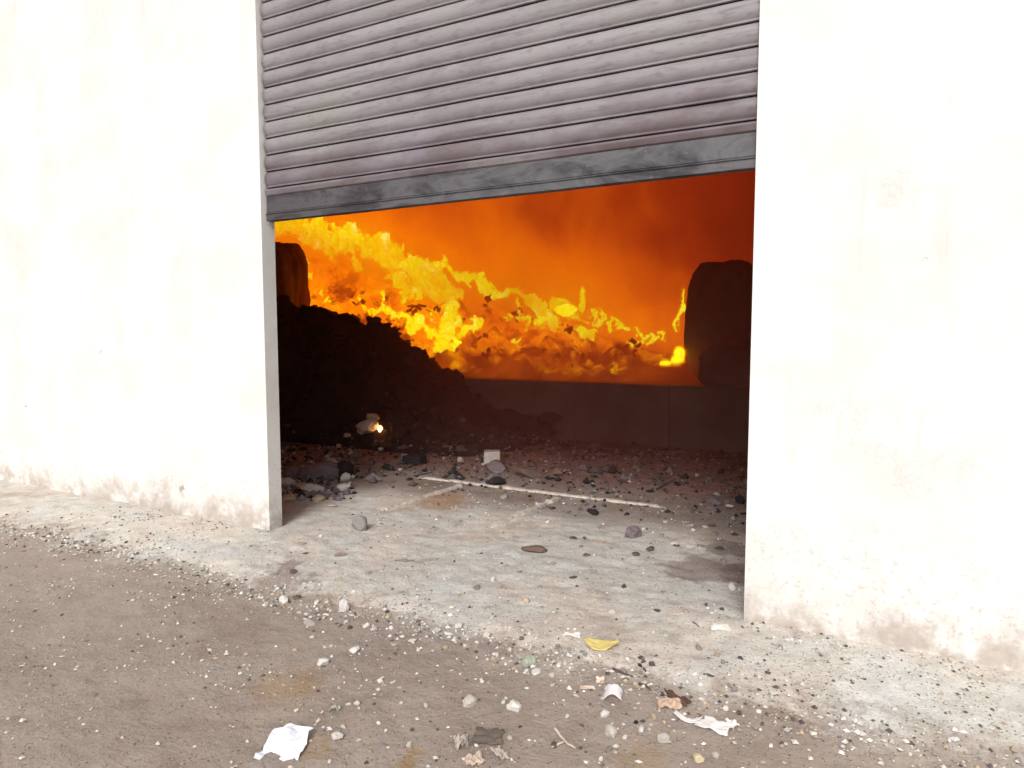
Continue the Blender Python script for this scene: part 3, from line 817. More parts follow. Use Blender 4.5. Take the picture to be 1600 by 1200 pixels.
def big_rock(seed, flat, amp=0.16, sub=3):
    bm = bmesh.new(); bmesh.ops.create_icosphere(bm, subdivisions=sub, radius=0.5)
    r = random.Random(seed); planes = [(Vector((r.gauss(0, 1), r.gauss(0, 1), r.gauss(0, .8))).normalized(), r.uniform(0.30, 0.44)) for _ in range(9)]
    for v in bm.verts:
        q = v.co.copy()
        for nn, dd in planes:
            k_ = q.dot(nn)
            if k_ > dd: q -= nn * (k_ - dd)
        q *= 1 + amp * fbm(q.x * 5 + seed, q.y * 5, q.z * 5, 3)
        v.co = Vector((q.x, q.y, q.z * flat)) * 1.15
    me = bpy.data.meshes.new('stone'); bm.to_mesh(me); bm.free(); me.materials.append(MSTONE); return me
BIGS = [big_rock(i, f) for i, f in enumerate((0.6, 0.8, 0.5, 1.1, 0.35, 0.7))]
CC = {'white': (0.74, 0.71, 0.67), 'pale': (0.60, 0.55, 0.49), 'grey': (0.30, 0.28, 0.27), 'dark': (0.11, 0.09, 0.085), 'black': (0.025, 0.02, 0.02),
      'brown': (0.16, 0.105, 0.08), 'tan': (0.50, 0.38, 0.27), 'reddish': (0.48, 0.27, 0.20), 'purple': (0.20, 0.155, 0.17), 'yellow': (0.62, 0.52, 0.34), 'green': (0.42, 0.44, 0.35)}
def put(px, py, wpx, col, me, sx=1.0, sy=1.0, sz=1.0, name='stone', rot=None, sink=0.25, p=None):
    p = p or hit(px, py)
    s_ = wpx / F0 * depth_of(p) * 1.0
    o = bpy.data.objects.new(name, me); COL.objects.link(o)
    o.scale = (s_ * sx, s_ * sy, s_ * sz)
    hz = (max(v.co.z for v in me.vertices) - min(v.co.z for v in me.vertices)) * s_ * sz
    o.location = (p.x, p.y, surf_z(p.x, p.y) + hz * (0.5 - sink))
    o.rotation_euler = rot or (R.uniform(-.2, .2), R.uniform(-.2, .2), R.uniform(0, 6.28))
    c = CC[col]; j = R.uniform(0.88, 1.1)
    o.color = (c[0] * j, c[1] * j, c[2] * j, 1)
    return o
def zone(p):
    if p.y < edge_y(p.x): return 'road'
    if p.y < 1.7: return 'apron'
    return 'hall'
ZL = {'road': 'on the dirt road', 'apron': 'on the concrete apron', 'hall': 'on the hall floor'}
STONES, CRUMBS = [], []
def stone(px, py, w_, col, flat=False, p=None):
    p = p or hit(px, py)
    if w_ < SMALLEST[0]:
        CRUMBS.append((p.x, p.y, w_ / F0 * depth_of(p), col)); return None
    me = R.choice(FLATS if flat else ROCKS)
    o = put(px, py, w_ * 1.12, col, me, 1, R.uniform(0.65, 0.95), 1, p=p)
    zn = zone(p); nm = {'purple': 'purplish', 'green': 'greenish', 'brown': 'brown'}.get(col, col)
    o['category'] = 'stone'; o['group'] = '%s %s %s' % (nm, 'chips' if flat else 'stones', ZL[zn])
    STONES.append((o, px, py, nm, 'flat chip' if flat else 'stone', w_))
    return o
SMALLEST = [7.2]
LAND = [(940,1008,'yellow leaf'),(1118,1135,'torn white sheet'),(957,1090,'curved white shard'),(460,1160,'crumpled paper'),(562,872-50,'upright stone'),
 (835,860,'brown flat clump'),(733,1098,'large pale stone'),(803,1108,'squarish white stone'),(505,1035,'white angular stone'),(537,953,'upright white chunk'),(440,940,'white edge chunk'),
 (527,1152,'white lump'),(827,1038,'greenish stone'),(954,1145,'beige wedge stone'),(1127,982,'flat white chip'),(990,836,'purplish rubble lump'),(928,800,'flat black cinder'),
 (572,677,'pale slab of rubble'),(537,735,'black jagged chunk'),(500,742,'big ash lump'),(772,716,'pale concrete block'),(650,720,'charred block'),(780,755,'long black slab'),(1118,786,'purplish jamb lump'),
 (1048,1100,'tan cardboard flap'),(768,1153,'dark torn scrap'),(884,1155,'pale forked twig'),(1037,1155,'beige stone'),(1092,1186,'yellowish stone'),(770,908,'bright white pebble'),
 (717,980,'white apron-edge stone'),(1030,790,'strip right end'),(720,757,'strip left end'),(1145,918,'damp patch chip'),(920,1072,'pinkish pointed shard'),(1100,890,'damp reddish patch'),(450,1075,'rusty soil patch'),(640,876,'hair-thin stalk')]
def name_stones():
    from collections import defaultdict
    d = defaultdict(list)
    for it in STONES:
        o, px, py, nm, kd, w_ = it
        lx, ly, ln = min(LAND, key=lambda q: (q[0] - px) ** 2 + ((q[1] - py) * 1.4) ** 2)
        dx, dy = px - lx, py - ly; dist = math.hypot(dx, dy)
        hz = 'left' if dx < 0 else 'right'; vt = 'above' if dy < 0 else 'below'
        if abs(dx) > 2.4 * abs(dy): dr = hz + ' of'
        elif abs(dy) > 2.4 * abs(dx): dr = vt
        else: dr = vt + ' and ' + hz + ' of'
        near = 'just' if dist < 28 else ('slightly' if dist < 62 else 'well')
        sz = 'tiny' if w_ < 8.2 else 'small'
        d[(sz, nm, kd, '%s %s the %s' % (near, dr, ln))].append(it)
    for (sz, nm, kd, where), its in d.items():
        if len(its) == 2 and abs(its[0][2] - its[1][2]) > 5:
            its.sort(key=lambda q: q[2])
            its[0][0]['label'] = 'upper of two %s %s %ss %s' % (sz, nm, kd, where)
            its[1][0]['label'] = 'lower of two %s %s %ss %s' % (sz, nm, kd, where)
        elif len(its) == 2:
            its.sort(key=lambda q: q[1])
            its[0][0]['label'] = 'left of two %s %s %ss %s' % (sz, nm, kd, where)
            its[1][0]['label'] = 'right of two %s %s %ss %s' % (sz, nm, kd, where)
        elif len(its) == 3:
            its.sort(key=lambda q: q[1])
            for k_, q in zip(('leftmost', 'middle one', 'rightmost'), its):
                q[0]['label'] = '%s of three %s %s %ss %s' % (k_, sz, nm, kd, where)
        else:
            for q in its: q[0]['label'] = '%s %s %s %s' % (sz, nm, kd, where)
# positions as read on the photograph: (x, y, width, colour) in its pixels, each dropped onto the ground there
def Z7(x, y, w_): return 430 + x / 3.43, 850 + y / 3.43, w_ / 3.43
def Z8(x, y, w_): return 800 + x / 3.43, 850 + y / 3.43, w_ / 3.43
def Z6(x, y, w_): return 800 + x / 4, 560 + y / 4, w_ / 4
def Z5(x, y, w_): return 430 + x / 4, 560 + y / 4, w_ / 4
L7 = [(265,400,25,'pale'),(330,685,30,'grey'),(200,505,28,'pale'),(105,575,32,'tan'),(300,550,30,'pale'),(270,560,22,'tan'),(325,552,20,'pale'),
 (490,605,22,'pale'),(565,740,36,'white'),(665,775,26,'pale'),(345,780,30,'pale'),(395,860,35,'white'),(440,858,35,'pale'),(675,860,28,'white'),(808,870,32,'pale'),
 (555,970,27,'white'),(365,990,35,'pale'),(720,1085,35,'pale'),(580,1090,35,'grey'),(695,588,22,'pale'),(770,578,28,'white'),(485,445,42,'white'),(530,465,36,'pale'),
 (620,455,30,'white'),(650,410,32,'pale'),(680,400,24,'white'),(745,380,26,'grey'),(730,425,26,'pale'),(765,420,26,'purple'),(870,470,46,'pale'),(1025,455,30,'pale'),
 (1150,430,30,'pale'),(1175,415,26,'pale'),(915,565,32,'tan'),(895,570,20,'dark'),(1190,600,36,'pale'),(1255,572,30,'pale'),(945,685,25,'pale'),(990,700,22,'white'),(870,658,24,'white'),
 (1105,740,32,'white'),(1225,852,32,'white'),(685,985,22,'pale'),(910,190,26,'pale'),(985,275,26,'tan'),(1015,270,22,'grey'),(1205,235,30,'reddish'),(1230,240,20,'reddish'),
 (560,330,30,'pale'),(590,345,26,'grey'),(600,370,30,'dark'),(530,345,20,'pale'),(780,305,26,'tan'),(825,305,22,'dark'),(345,190,26,'tan'),(200,245,28,'pale'),(225,320,30,'pale'),(255,345,30,'tan'),
 (130,375,26,'pale'),(170,378,28,'white'),(110,400,20,'pale'),(345,440,32,'grey'),(385,425,26,'pale'),(400,455,30,'dark'),(960,98,20,'dark'),(200,110,22,'white'),(435,220,30,'tan'),
 (1255,1050,35,'pale'),(140,870,26,'tan'),(1145,355,26,'pale'),(1160,400,28,'white'),(75,315,22,'dark'),(800,465,24,'purple'),(760,480,20,'purple'),(715,455,22,'pale'),(1240,455,30,'pale'),
 (1190,640,22,'dark'),(455,380,22,'pale'),(320,575,18,'pale'),(190,595,18,'tan'),(490,550,22,'brown'),(250,905,18,'pale'),(275,1000,20,'white'),(610,620,22,'brown'),(660,660,16,'tan'),(770,735,16,'white'),
 (460,765,14,'pale'),(500,740,16,'grey'),(690,795,18,'dark'),(870,1000,24,'dark'),(830,960,18,'dark'),(735,1000,26,'brown'),(255,770,22,'tan'),(310,835,20,'pale'),(535,910,20,'pale'),(910,915,22,'tan'),
 (385,1140,24,'pale'),(490,1185,26,'dark'),(605,1095,24,'pale'),(1090,1185,30,'pale'),(510,1120,30,'tan')]
for x, y, w_, c in L7: stone(*Z7(x, y, w_), c)
for x, y, w_, c in [(630,742,38,'white'),(740,520,58,'white'),(635,538,42,'pale'),(180,428,80,'pale'),(930,485,50,'white'),(160,55,34,'brown'),(95,150,50,'dark'),(640,925,24,'pale'),(450,1062,34,'pale'),
                    (500,160,40,'grey'),(780,750,22,'dark'),(120,290,60,'brown'),(700,92,50,'grey'),(1240,120,40,'tan'),(1080,240,60,'grey')]: stone(*Z7(x, y, w_), c, True)
L8 = [(560,480,32,'tan'),(730,490,24,'pale'),(760,480,26,'pale'),(85,705,32,'pale'),(210,712,36,'pale'),(215,762,32,'pale'),(225,640,26,'pale'),(255,648,26,'white'),(285,645,26,'pale'),
 (605,1048,30,'white'),(295,925,28,'white'),(280,868,22,'pale'),(225,866,22,'pale'),(130,920,28,'pale'),(760,930,40,'tan'),(1090,1140,44,'pale'),(1145,890,32,'white'),(225,1090,45,'dark'),
 (370,1100,28,'dark'),(400,1085,26,'grey'),(395,1120,24,'dark'),(475,1162,32,'white'),(525,1110,36,'grey'),(125,1058,20,'pale'),(95,1060,22,'white'),(660,888,28,'pale'),(690,890,22,'tan'),
 (690,615,34,'dark'),(705,640,30,'dark'),(685,660,30,'black'),(710,680,28,'dark'),(690,700,28,'grey'),(715,715,26,'dark'),(750,652,40,'dark'),(1190,790,44,'grey'),(1165,770,30,'grey'),(1225,620,34,'dark'),
 (1225,250,30,'white'),(600,235,36,'dark'),(225,110,30,'grey'),(800,305,26,'tan'),(835,295,22,'reddish'),(930,365,30,'tan'),(1040,335,26,'dark'),(540,370,40,'pale'),(150,235,30,'grey'),(75,310,40,'tan'),
 (60,470,30,'pale'),(50,515,36,'purple'),(70,495,22,'dark'),(180,430,34,'pale'),(200,420,26,'pale'),(175,485,24,'white'),(240,310,22,'pale'),(285,310,26,'tan'),(70,210,24,'reddish'),(40,155,30,'grey'),
 (700,960,28,'dark'),(665,965,28,'black'),(745,975,28,'pale'),(735,1000,26,'pale'),(1215,915,34,'dark'),(1190,905,22,'pale'),(665,1065,30,'tan'),(375,975,26,'brown'),(390,1055,20,'white'),(150,775,14,'dark'),
 (1130,1060,24,'grey'),(1170,1045,18,'pale'),(45,985,28,'dark'),(600,760,24,'tan'),(380,645,24,'pale'),(420,650,24,'tan'),(510,700,30,'dark'),(415,735,24,'grey'),(855,1020,26,'tan'),(1240,1085,22,'grey'),
 (15,1180,22,'tan'),(160,1060,14,'pale'),(80,745,22,'brown'),(1100,600,36,'tan'),(1130,640,36,'grey'),(890,190,20,'tan'),(450,270,30,'tan'),(545,560,22,'tan')]
for x, y, w_, c in L8: stone(*Z8(x, y, w_), c)
for x, y, w_, c in [(240,560,44,'grey'),(330,183,44,'dark'),(775,362,38,'dark'),(1125,352,38,'dark'),(1065,705,42,'dark'),(665,60,50,'brown'),(1130,90,40,'grey'),(880,10,40,'dark'),(1020,20,60,'grey'),
                    (960,22,62,'white'),(1110,30,60,'dark'),(400,65,50,'brown'),(370,15,34,'grey'),(740,30,70,'brown'),(640,625,60,'pale'),(1000,560,50,'grey')]: stone(*Z8(x, y, w_), c, True)
L6 = [(393,985,22,'black'),(220,1028,30,'white'),(325,910,26,'white'),(155,915,30,'pale'),(145,905,20,'grey'),(1085,930,30,'brown'),(1110,915,26,'brown'),(1125,965,40,'brown'),(1040,930,22,'tan'),
 (1360,930,48,'pale'),(1345,905,36,'grey'),(120,768,26,'white'),(255,748,24,'white'),(365,722,26,'pale'),(320,650,24,'pale'),(445,710,20,'reddish'),(425,825,24,'pale'),(490,775,28,'dark'),
 (505,785,20,'pale'),(735,775,24,'pale'),(720,785,22,'dark'),(1155,740,44,'pale'),(1175,750,40,'dark'),(1245,770,34,'dark'),(1160,635,26,'pale'),(995,625,20,'reddish'),(820,1075,34,'white'),(800,1085,24,'dark'),
 (570,1040,22,'white'),(455,1130,34,'dark'),(1010,965,22,'white'),(600,830,26,'dark'),(650,855,30,'grey'),(680,865,26,'pale'),(960,1025,36,'pale'),(1010,720,26,'dark'),(210,670,20,'pale'),(1130,1080,30,'white'),
 (845,1070,24,'dark'),(935,1110,36,'grey'),(560,750,34,'dark'),(1180,915,20,'pale'),(60,745,30,'dark'),(540,880,24,'pale')]
for x, y, w_, c in L6: stone(*Z6(x, y, w_), c)
for x, y, w_, c in [(380,1128,60,'dark'),(1100,1050,90,'grey'),(1210,1055,40,'pale'),(940,790,80,'dark'),(690,770,52,'dark'),(1020,1165,60,'white'),(165,1190,80,'brown'),(1270,1100,60,'grey'),(1390,1105,50,'dark'),
                    (310,1140,50,'pale'),(540,1150,60,'tan'),(1190,1190,60,'white'),(1340,1190,70,'grey'),(640,650,60,'brown')]: stone(*Z6(x, y, w_), c, True)
L5 = [(485,980,26,'dark'),(285,1118,34,'white'),(450,492,50,'pale'),(395,555,56,'pale'),(465,582,42,'tan'),(660,575,44,'pale'),(1300,665,30,'white'),(240,660,34,'pale'),(75,635,32,'pale'),(50,720,44,'white'),(35,715,24,'white'),
 (1430,875,50,'grey'),(1270,905,26,'white'),(1020,915,26,'dark'),(1025,1000,34,'grey'),(1010,1010,26,'white'),(990,1060,32,'grey'),(740,1045,26,'grey'),(1330,1125,18,'dark'),(765,1120,26,'grey'),(1055,630,30,'pale'),
 (1160,645,50,'pale'),(540,748,32,'black'),(580,750,26,'dark'),(120,555,26,'pale'),(330,590,40,'dark'),(175,580,60,'black'),(1170,770,24,'black'),(60,1100,20,'grey'),(145,1130,20,'tan'),(310,1000,16,'grey'),(1100,560,34,'grey'),
 (50,930,26,'tan'),(600,640,40,'dark'),(780,700,30,'pale'),(970,1070,24,'grey'),(1185,1045,26,'pale'),(690,455,24,'dark')]
for x, y, w_, c in L5: stone(*Z5(x, y, w_), c)
for x, y, w_, c in [(360,922,70,'pale'),(600,670,60,'dark'),(1160,1022,34,'grey'),(880,1110,40,'tan'),(700,560,60,'black'),(500,640,50,'dark'),(180,1160,40,'tan')]: stone(*Z5(x, y, w_), c, True)

# stones that stand out, each with its own look
def one(px, py, w_, col, mi, sx, sy, sz, label, cat='stone', name='stone', rot=None, sink=0.25):
    return tag(put(px, py, w_, col, BIGS[mi], sx, sy, sz, name, rot, sink), label, cat)
one(*Z5(530, 1075, 90), 'grey', 3, 1.0, 0.7, 1.0, 'dark grey round-topped stone standing upright on the pale apron', rot=(0, 0, .3), sink=.12)
one(*Z6(760, 1115, 120), 'purple', 1, 1.0, 0.8, 0.8, 'purplish grey lump of rubble on the pale apron to the right')
one(*Z6(505, 968, 105), 'black', 4, 1.0, 0.6, 0.9, 'flat black cinder just below the pale cement strip')
one(*Z8(115, 38, 130), 'brown', 4, 1.0, 0.7, 0.8, 'dark brown flattened clump at the middle of the pale apron')
one(*Z7(1040, 860, 92), 'pale', 0, 1.0, 0.8, 0.95, 'large pale grey stone low on the dirt road, left of the white cube-like one')
one(*Z8(12, 885, 85), 'white', 5, 1.0, 0.8, 1.0, 'squarish white stone on the dirt road below the middle')
one(*Z7(258, 648, 66), 'white', 5, 1.0, 0.8, 0.9, 'white angular stone on the dirt road at the left')
one(*Z7(425, 580, 56), 'white', 2, 1.0, 0.8, 1.0, 'white wedge-shaped stone just below the apron edge at the left')
one(*Z7(368, 360, 62), 'white', 3, 0.8, 0.6, 1.1, 'upright white chunk on the broken apron edge at the left')
one(*Z7(48, 310, 60), 'white', 1, 1.0, 0.8, 0.8, 'white chunk of concrete on the apron edge at the far left')
one(*Z7(332, 1045, 68), 'white', 0, 1.0, 0.8, 0.9, 'white lump on the road right of the crumpled paper')
one(*Z7(985, 447, 56), 'white', 5, 1.0, 0.7, 0.8, 'white stone on the apron edge below the middle')
one(*Z7(1135, 492, 50), 'white', 0, 1.0, 0.8, 0.8, 'white stone on the apron edge, lowest of a small column of chips')
one(*Z7(1168, 200, 36), 'white', 1, 1.0, 0.8, 0.9, 'small bright white pebble alone on the pale apron')
one(*Z8(92, 650, 72), 'green', 3, 1.0, 0.8, 0.7, 'greenish grey pyramid-shaped stone at the road edge')
one(*Z8(132, 695, 62), 'white', 4, 1.0, 0.8, 1.2, 'smooth white stone just below the greenish pyramid-shaped one')
one(*Z8(495, 922, 56), 'white', 0, 1.0, 0.8, 0.9, 'oval white stone below the curved white shard')
one(*Z8(530, 1025, 90), 'pale', 2, 1.0, 0.7, 1.2, 'large beige wedge-shaped stone low on the road at the right')
one(*Z8(812, 1055, 64), 'pale', 1, 1.0, 0.8, 0.9, 'beige stone right of the small dark and white cluster')
one(*Z8(692, 1005, 40), 'white', 1, 1.0, 0.8, 0.9, 'small white stone beside a black lump at the lower right')
one(*Z8(1000, 1160, 70), 'yellow', 0, 1.0, 0.8, 0.8, 'yellowish stone in the lower right corner of the road')
one(*Z8(1120, 465, 104), 'white', 4, 1.0, 0.55, 1.2, 'flat white concrete chip on the apron at the right')
one(*Z8(1180, 238, 66), 'white', 4, 1.0, 0.6, 1.0, 'flat pale chip beside the damp patch at the right')
one(*Z5(575, 470, 150), 'pale', 2, 1.0, 0.6, 1.1, 'pale slab of rubble lit at the foot of the black heap', rot=(-.25, -.25, .2), sink=.1)
one(*Z5(610, 412, 80), 'tan', 4, 1.0, 0.6, 1.5, 'small tan piece leaning on top of the pale slab', rot=(-.2, .15, .2), sink=-.45)
one(*Z5(435, 735, 125), 'black', 3, 0.9, 0.8, 0.85, 'black jagged chunk at the right end of the left rubble pile')
one(*Z5(290, 745, 215), 'purple', 1, 1.0, 0.7, 0.65, 'big purplish grey lump of ash in the left rubble pile')
one(*Z5(100, 740, 150), 'purple', 0, 1.0, 0.8, 0.9, 'grey lump of ash at the left end of the rubble pile')
one(*Z5(230, 838, 160), 'white', 4, 1.0, 0.7, 1.1, 'broad pale slab at the front of the left rubble pile')
one(*Z5(420, 820, 100), 'white', 2, 1.0, 0.6, 0.8, 'pale piece on the right of the left rubble pile front')
one(*Z5(270, 890, 115), 'yellow', 0, 1.0, 0.7, 0.6, 'beige stone lying lowest in front of the left rubble pile')
one(*Z5(90, 885, 130), 'yellow', 2, 1.0, 0.7, 0.6, 'beige flat stone at the left foot of the rubble pile')
one(*Z5(70, 795, 90), 'pale', 1, 1.0, 0.7, 0.8, 'pale stone half buried at the left of the rubble pile')
one(*Z5(440, 760, 60), 'white', 3, 1.0, 0.6, 0.8, 'small white piece leaning under the black jagged chunk')
one(*Z5(705, 695, 115), 'black', 4, 1.0, 0.5, 0.9, 'thin black slab on the hall floor left of centre')
one(*Z5(1385, 705, 165), 'purple', 4, 1.0, 0.7, 1.3, 'grey slab of rubble under the pale block at the back')
one(*Z5(1395, 785, 170), 'black', 4, 1.0, 0.5, 0.9, 'long black slab lying on the pale cement strip')
one(*Z6(100, 742, 190), 'brown', 4, 1.0, 0.5, 0.9, 'dark brown board-like slab right of the pale block')
one(*Z6(1270, 912, 105), 'purple', 2, 1.0, 0.7, 0.8, 'purplish lump near the right door jamb')
one(*Z6(1420, 900, 85), 'black', 1, 1.0, 0.7, 0.8, 'black lump against the right door jamb')
one(*Z6(600, 440, 110), 'black', 3, 1.0, 0.8, 1.0, 'black clump on the floor before the platform wall', 'rubble', 'rubble_lump')
one(*Z6(430, 480, 120), 'grey', 1, 1.0, 0.8, 0.7, 'grey clump beside the black one before the platform wall', 'rubble', 'rubble_lump')
one(*Z6(230, 400, 150), 'black', 0, 1.0, 0.8, 0.8, 'wide black clump at the foot of the platform wall', 'rubble', 'rubble_lump')

# pale block and charred block with a white end
def block_at(name, px, py, wpx, sx, sy, sz, col, label, cat, rz=0.0, tilt=0.0):
    p = hit(px, py); s_ = wpx / F0 * depth_of(p)
    o = box(name, (-sx * s_ / 2, -sy * s_ / 2, 0), (sx * s_ / 2, sy * s_ / 2, sz * s_), MSTONE, None, 0.06 * s_)
    for v in o.data.vertices: v.co *= 1 + 0.10 * fbm(v.co.x * 20, v.co.y * 20, v.co.z * 20 + px, 3)
    o.location = (p.x, p.y, surf_z(p.x, p.y) - 0.01); o.rotation_euler = (tilt, 0, rz); o.color = (*CC[col], 1)
    return tag(o, label, cat)
block_at('block', *Z5(1355, 655, 100), 1, .8, .85, 'pale', 'pale concrete block standing on the hall floor at the centre', 'block', 0.5)
bk = block_at('block', *Z5(870, 660, 120), 1.05, .7, .5, 'black', 'charred block with one bright whitish end on the hall floor', 'block', 0.1)
p = hit(*Z5(870, 660, 0)[:2]); s_ = 30 / F0 * depth_of(p)
e = box('block_end', (-0.62 * s_, -0.26 * s_, 0.06 * s_), (-0.54 * s_, 0.26 * s_, 0.50 * s_), MSTONE, bk, 0.01); e.color = (0.75, 0.6, 0.55, 1)

# glowing ember beside the pale slab
def emis(name, col, st):
    m_ = bpy.data.materials.new(name); m_.use_nodes = True; b_ = m_.node_tree.nodes['Principled BSDF']
    b_.inputs['Base Color'].default_value = (0.02, 0.02, 0.02, 1)
    b_.inputs['Emission Color'].default_value = (*col, 1); b_.inputs['Emission Strength'].default_value = st; return m_
MEMB = emis('ember', (1.0, 0.42, 0.12), 9.0)
me = big_rock(77, 0.9, sub=2); me.materials.clear(); me.materials.append(MEMB)
p = hit(596, 676); s_ = 7 / F0 * depth_of(p)
o = bpy.data.objects.new('ember', me); COL.objects.link(o); o.scale = (s_, s_, s_ * 1.4); o.location = p + Vector((0, -.02, 6 / F0 * depth_of(p)))
tag(o, 'tiny glowing ember at the right end of the pale slab', 'ember')

# papers, leaf, shards, twigs
def sheet(name, px, py, wpx, dpx_ratio, col, label, cat, outline=None, fold=0.25, curl=0.0, rz=0.0, seed=0.0, n=14, lift=0.0, tilt=(0, 0), th=0.0012):
    p = hit(px, py); s_ = wpx / F0 * depth_of(p)
    vs_, fs, keep = [], [], {}
    for j in range(n + 1):
        for i in range(n + 1):
            u, v = i / n - .5, j / n - .5
            if outline: u, v = outline(u, v)
            r_ = fbm(u * 4 + seed, v * 4, seed, 4)
            rid = abs(fbm(u * 2.5 + seed, v * 2.5, 3 + seed, 2))
            z_ = fold * (0.5 * r_ + 1.0 * rid) + curl * u * u * 2
            vs_.append((u * s_, v * dpx_ratio * s_, z_ * s_))
    for j in range(n):
        for i in range(n):
            a_ = j * (n + 1) + i; fs.append((a_, a_ + 1, a_ + n + 2, a_ + n + 1))
    mz = min(v[2] for v in vs_)
    vs_ = [(a_, b_, c_ - mz) for a_, b_, c_ in vs_]
    o = mesh_obj(name, vs_, fs, MPAPER, smooth=(fold < .12))
    md_ = o.modifiers.new('thickness', 'SOLIDIFY'); md_.thickness = th
    o.location = (p.x, p.y, surf_z(p.x, p.y) + 0.002 + lift); o.rotation_euler = (tilt[0], tilt[1], rz)
    o.color = (*col, 1)
    return tag(o, label, cat)
sheet('paper', 447, 1170, 66, 1.0, (0.80, 0.82, 0.92), 'crumpled bluish white paper on the road in the lower left', 'paper', fold=0.22, rz=.35, seed=2.6, tilt=(.3, -.1), n=9)
def ragged(u, v):
    a_ = math.atan2(v, u); k_ = 0.82 + 0.25 * fbm(a_ * 1.7, 4.4, 0, 3); return u * k_, v * k_
sheet('paper', *Z8(1095, 985, 190)[:2], 56, 0.75, (0.80, 0.77, 0.75), 'torn white sheet lying flat on the road at the right', 'paper', ragged, fold=0.10, rz=-.2, seed=5.0)
sheet('paper', *Z8(1180, 975, 0)[:2], 20, 0.9, (0.78, 0.75, 0.73), 'small curled white scrap touching the torn white sheet', 'paper', ragged, fold=0.25, rz=.6, seed=9.0)
sheet('paper', *Z8(950, 950, 0)[:2], 46, 0.32, (0.78, 0.74, 0.73), 'narrow curved white strip left of the torn white sheet', 'paper', ragged, fold=0.05, curl=0.5, rz=.12, seed=6.0)
sheet('cardboard', *Z8(850, 870, 0)[:2], 40, 0.8, (0.56, 0.40, 0.30), 'small tan flap of cardboard with its edge turned up', 'cardboard', ragged, fold=0.22, rz=.3, seed=12.0)
sheet('cardboard', *Z8(880, 838, 0)[:2], 56, 0.35, (0.10, 0.05, 0.035), 'dark brown thin strip above the tan cardboard flap', 'cardboard', ragged, fold=0.12, rz=-.3, seed=13.0)  # flat dark brown strip just above the tan flap
sheet('cardboard', *Z7(1150, 1040, 0)[:2], 52, 0.9, (0.15, 0.12, 0.10), 'dark torn scrap lying flat on the road at the bottom centre', 'cardboard', ragged, fold=0.10, rz=.4, seed=14.0)
sheet('cardboard', *Z7(1070, 1175, 0)[:2], 34, 0.8, (0.55, 0.44, 0.36), 'beige crumpled scrap at the bottom edge of the road', 'cardboard', ragged, fold=0.3, rz=.9, seed=15.0)
sheet('cardboard', *Z7(1210, 1150, 0)[:2], 36, 0.5, (0.48, 0.41, 0.35), 'pale brown crumpled strip below the dark torn scrap', 'cardboard', ragged, fold=0.3, rz=-.5, seed=16.0)
sheet('cardboard', *Z7(1000, 1085, 0)[:2], 30, 0.8, (0.46, 0.40, 0.36), 'small crumpled grey-brown scrap left of the dark torn scrap', 'cardboard', ragged, fold=0.5, rz=-.9, seed=17.0)
sheet('plaster_chip', *Z8(325, 497, 0)[:2], 30, 0.5, (0.72, 0.68, 0.60), 'thin pale chip just left of the yellow leaf', 'chip', ragged, fold=0.15, rz=.2, seed=18.0)
sheet('shard', *Z8(543, 828, 0)[:2], 34, 0.75, (0.76, 0.72, 0.74), 'curved white shard like a broken shell on the road', 'shard', ragged, fold=0.03, curl=-1.0, rz=.25, seed=21.0, tilt=(.35, 0))
sheet('shard', *Z8(410, 775, 0)[:2], 28, 0.4, (0.70, 0.52, 0.42), 'pinkish tan pointed shard pointing left on the road', 'shard', ragged, fold=0.1, rz=.5, seed=22.0)
sheet('shard', *Z8(475, 742, 0)[:2], 15, 1.1, (0.80, 0.62, 0.52), 'upright pinkish chip at the right end of the pointed shard', 'shard', ragged, fold=0.2, rz=.5, seed=23.0, tilt=(.8, 0))
sheet('plaster_ring', *Z7(322, 895, 0)[:2], 17, 0.7, (0.46, 0.47, 0.42), 'small greyish curled chip on the road at the left', 'chip', ragged, fold=0.3, curl=-.6, rz=.3, seed=24.0)
sheet('plaster_chip', *Z7(352, 63, 0)[:2], 20, 0.5, (0.30, 0.21, 0.16), 'thin brown flake on the pale apron at the left', 'chip', ragged, fold=0.2, rz=.8, seed=25.0)
def leafy(u, v):
    t_ = u + .5; wd = (math.sin(math.pi * t_ ** 0.8)) ** 0.8 if 0 < t_ < 1 else 0.0
    return u, v * max(wd, 0.03) + 0.06 * math.sin(u * 5)
lf = sheet('leaf', *Z8(482, 552, 0)[:2], 54, 0.55, (0.70, 0.56, 0.20), 'bright yellow fallen leaf lying on the pale concrete apron', 'leaf', leafy, fold=0.05, curl=0.35, rz=.25, seed=31.0, n=18, tilt=(.15, 0))
def tube(name, pts, r0, r1, mat, parent=None, col=None, sides=6):
    vs_, fs = [], []; n = len(pts)
    for i, q in enumerate(pts):
        d = (pts[min(i + 1, n - 1)] - pts[max(i - 1, 0)]).normalized()
        a_ = d.cross(Vector((0, 0, 1))); a_ = a_.normalized() if a_.length > 1e-4 else Vector((1, 0, 0)); b_ = a_.cross(d)
        r = r0 + (r1 - r0) * i / (n - 1)
        for k_ in range(sides):
            t_ = 2 * math.pi * k_ / sides; vs_.append(q + a_ * r * math.cos(t_) + b_ * r * math.sin(t_))
    for i in range(n - 1):
        for k_ in range(sides):
            a_, b_ = i * sides + k_, i * sides + (k_ + 1) % sides; fs.append((a_, b_, b_ + sides, a_ + sides))
    fs += [tuple(range(sides - 1, -1, -1)), tuple((n - 1) * sides + k_ for k_ in range(sides))]
    o = mesh_obj(name, vs_, fs, mat, parent, True)
    if col: o.color = (*col, 1)
    return o
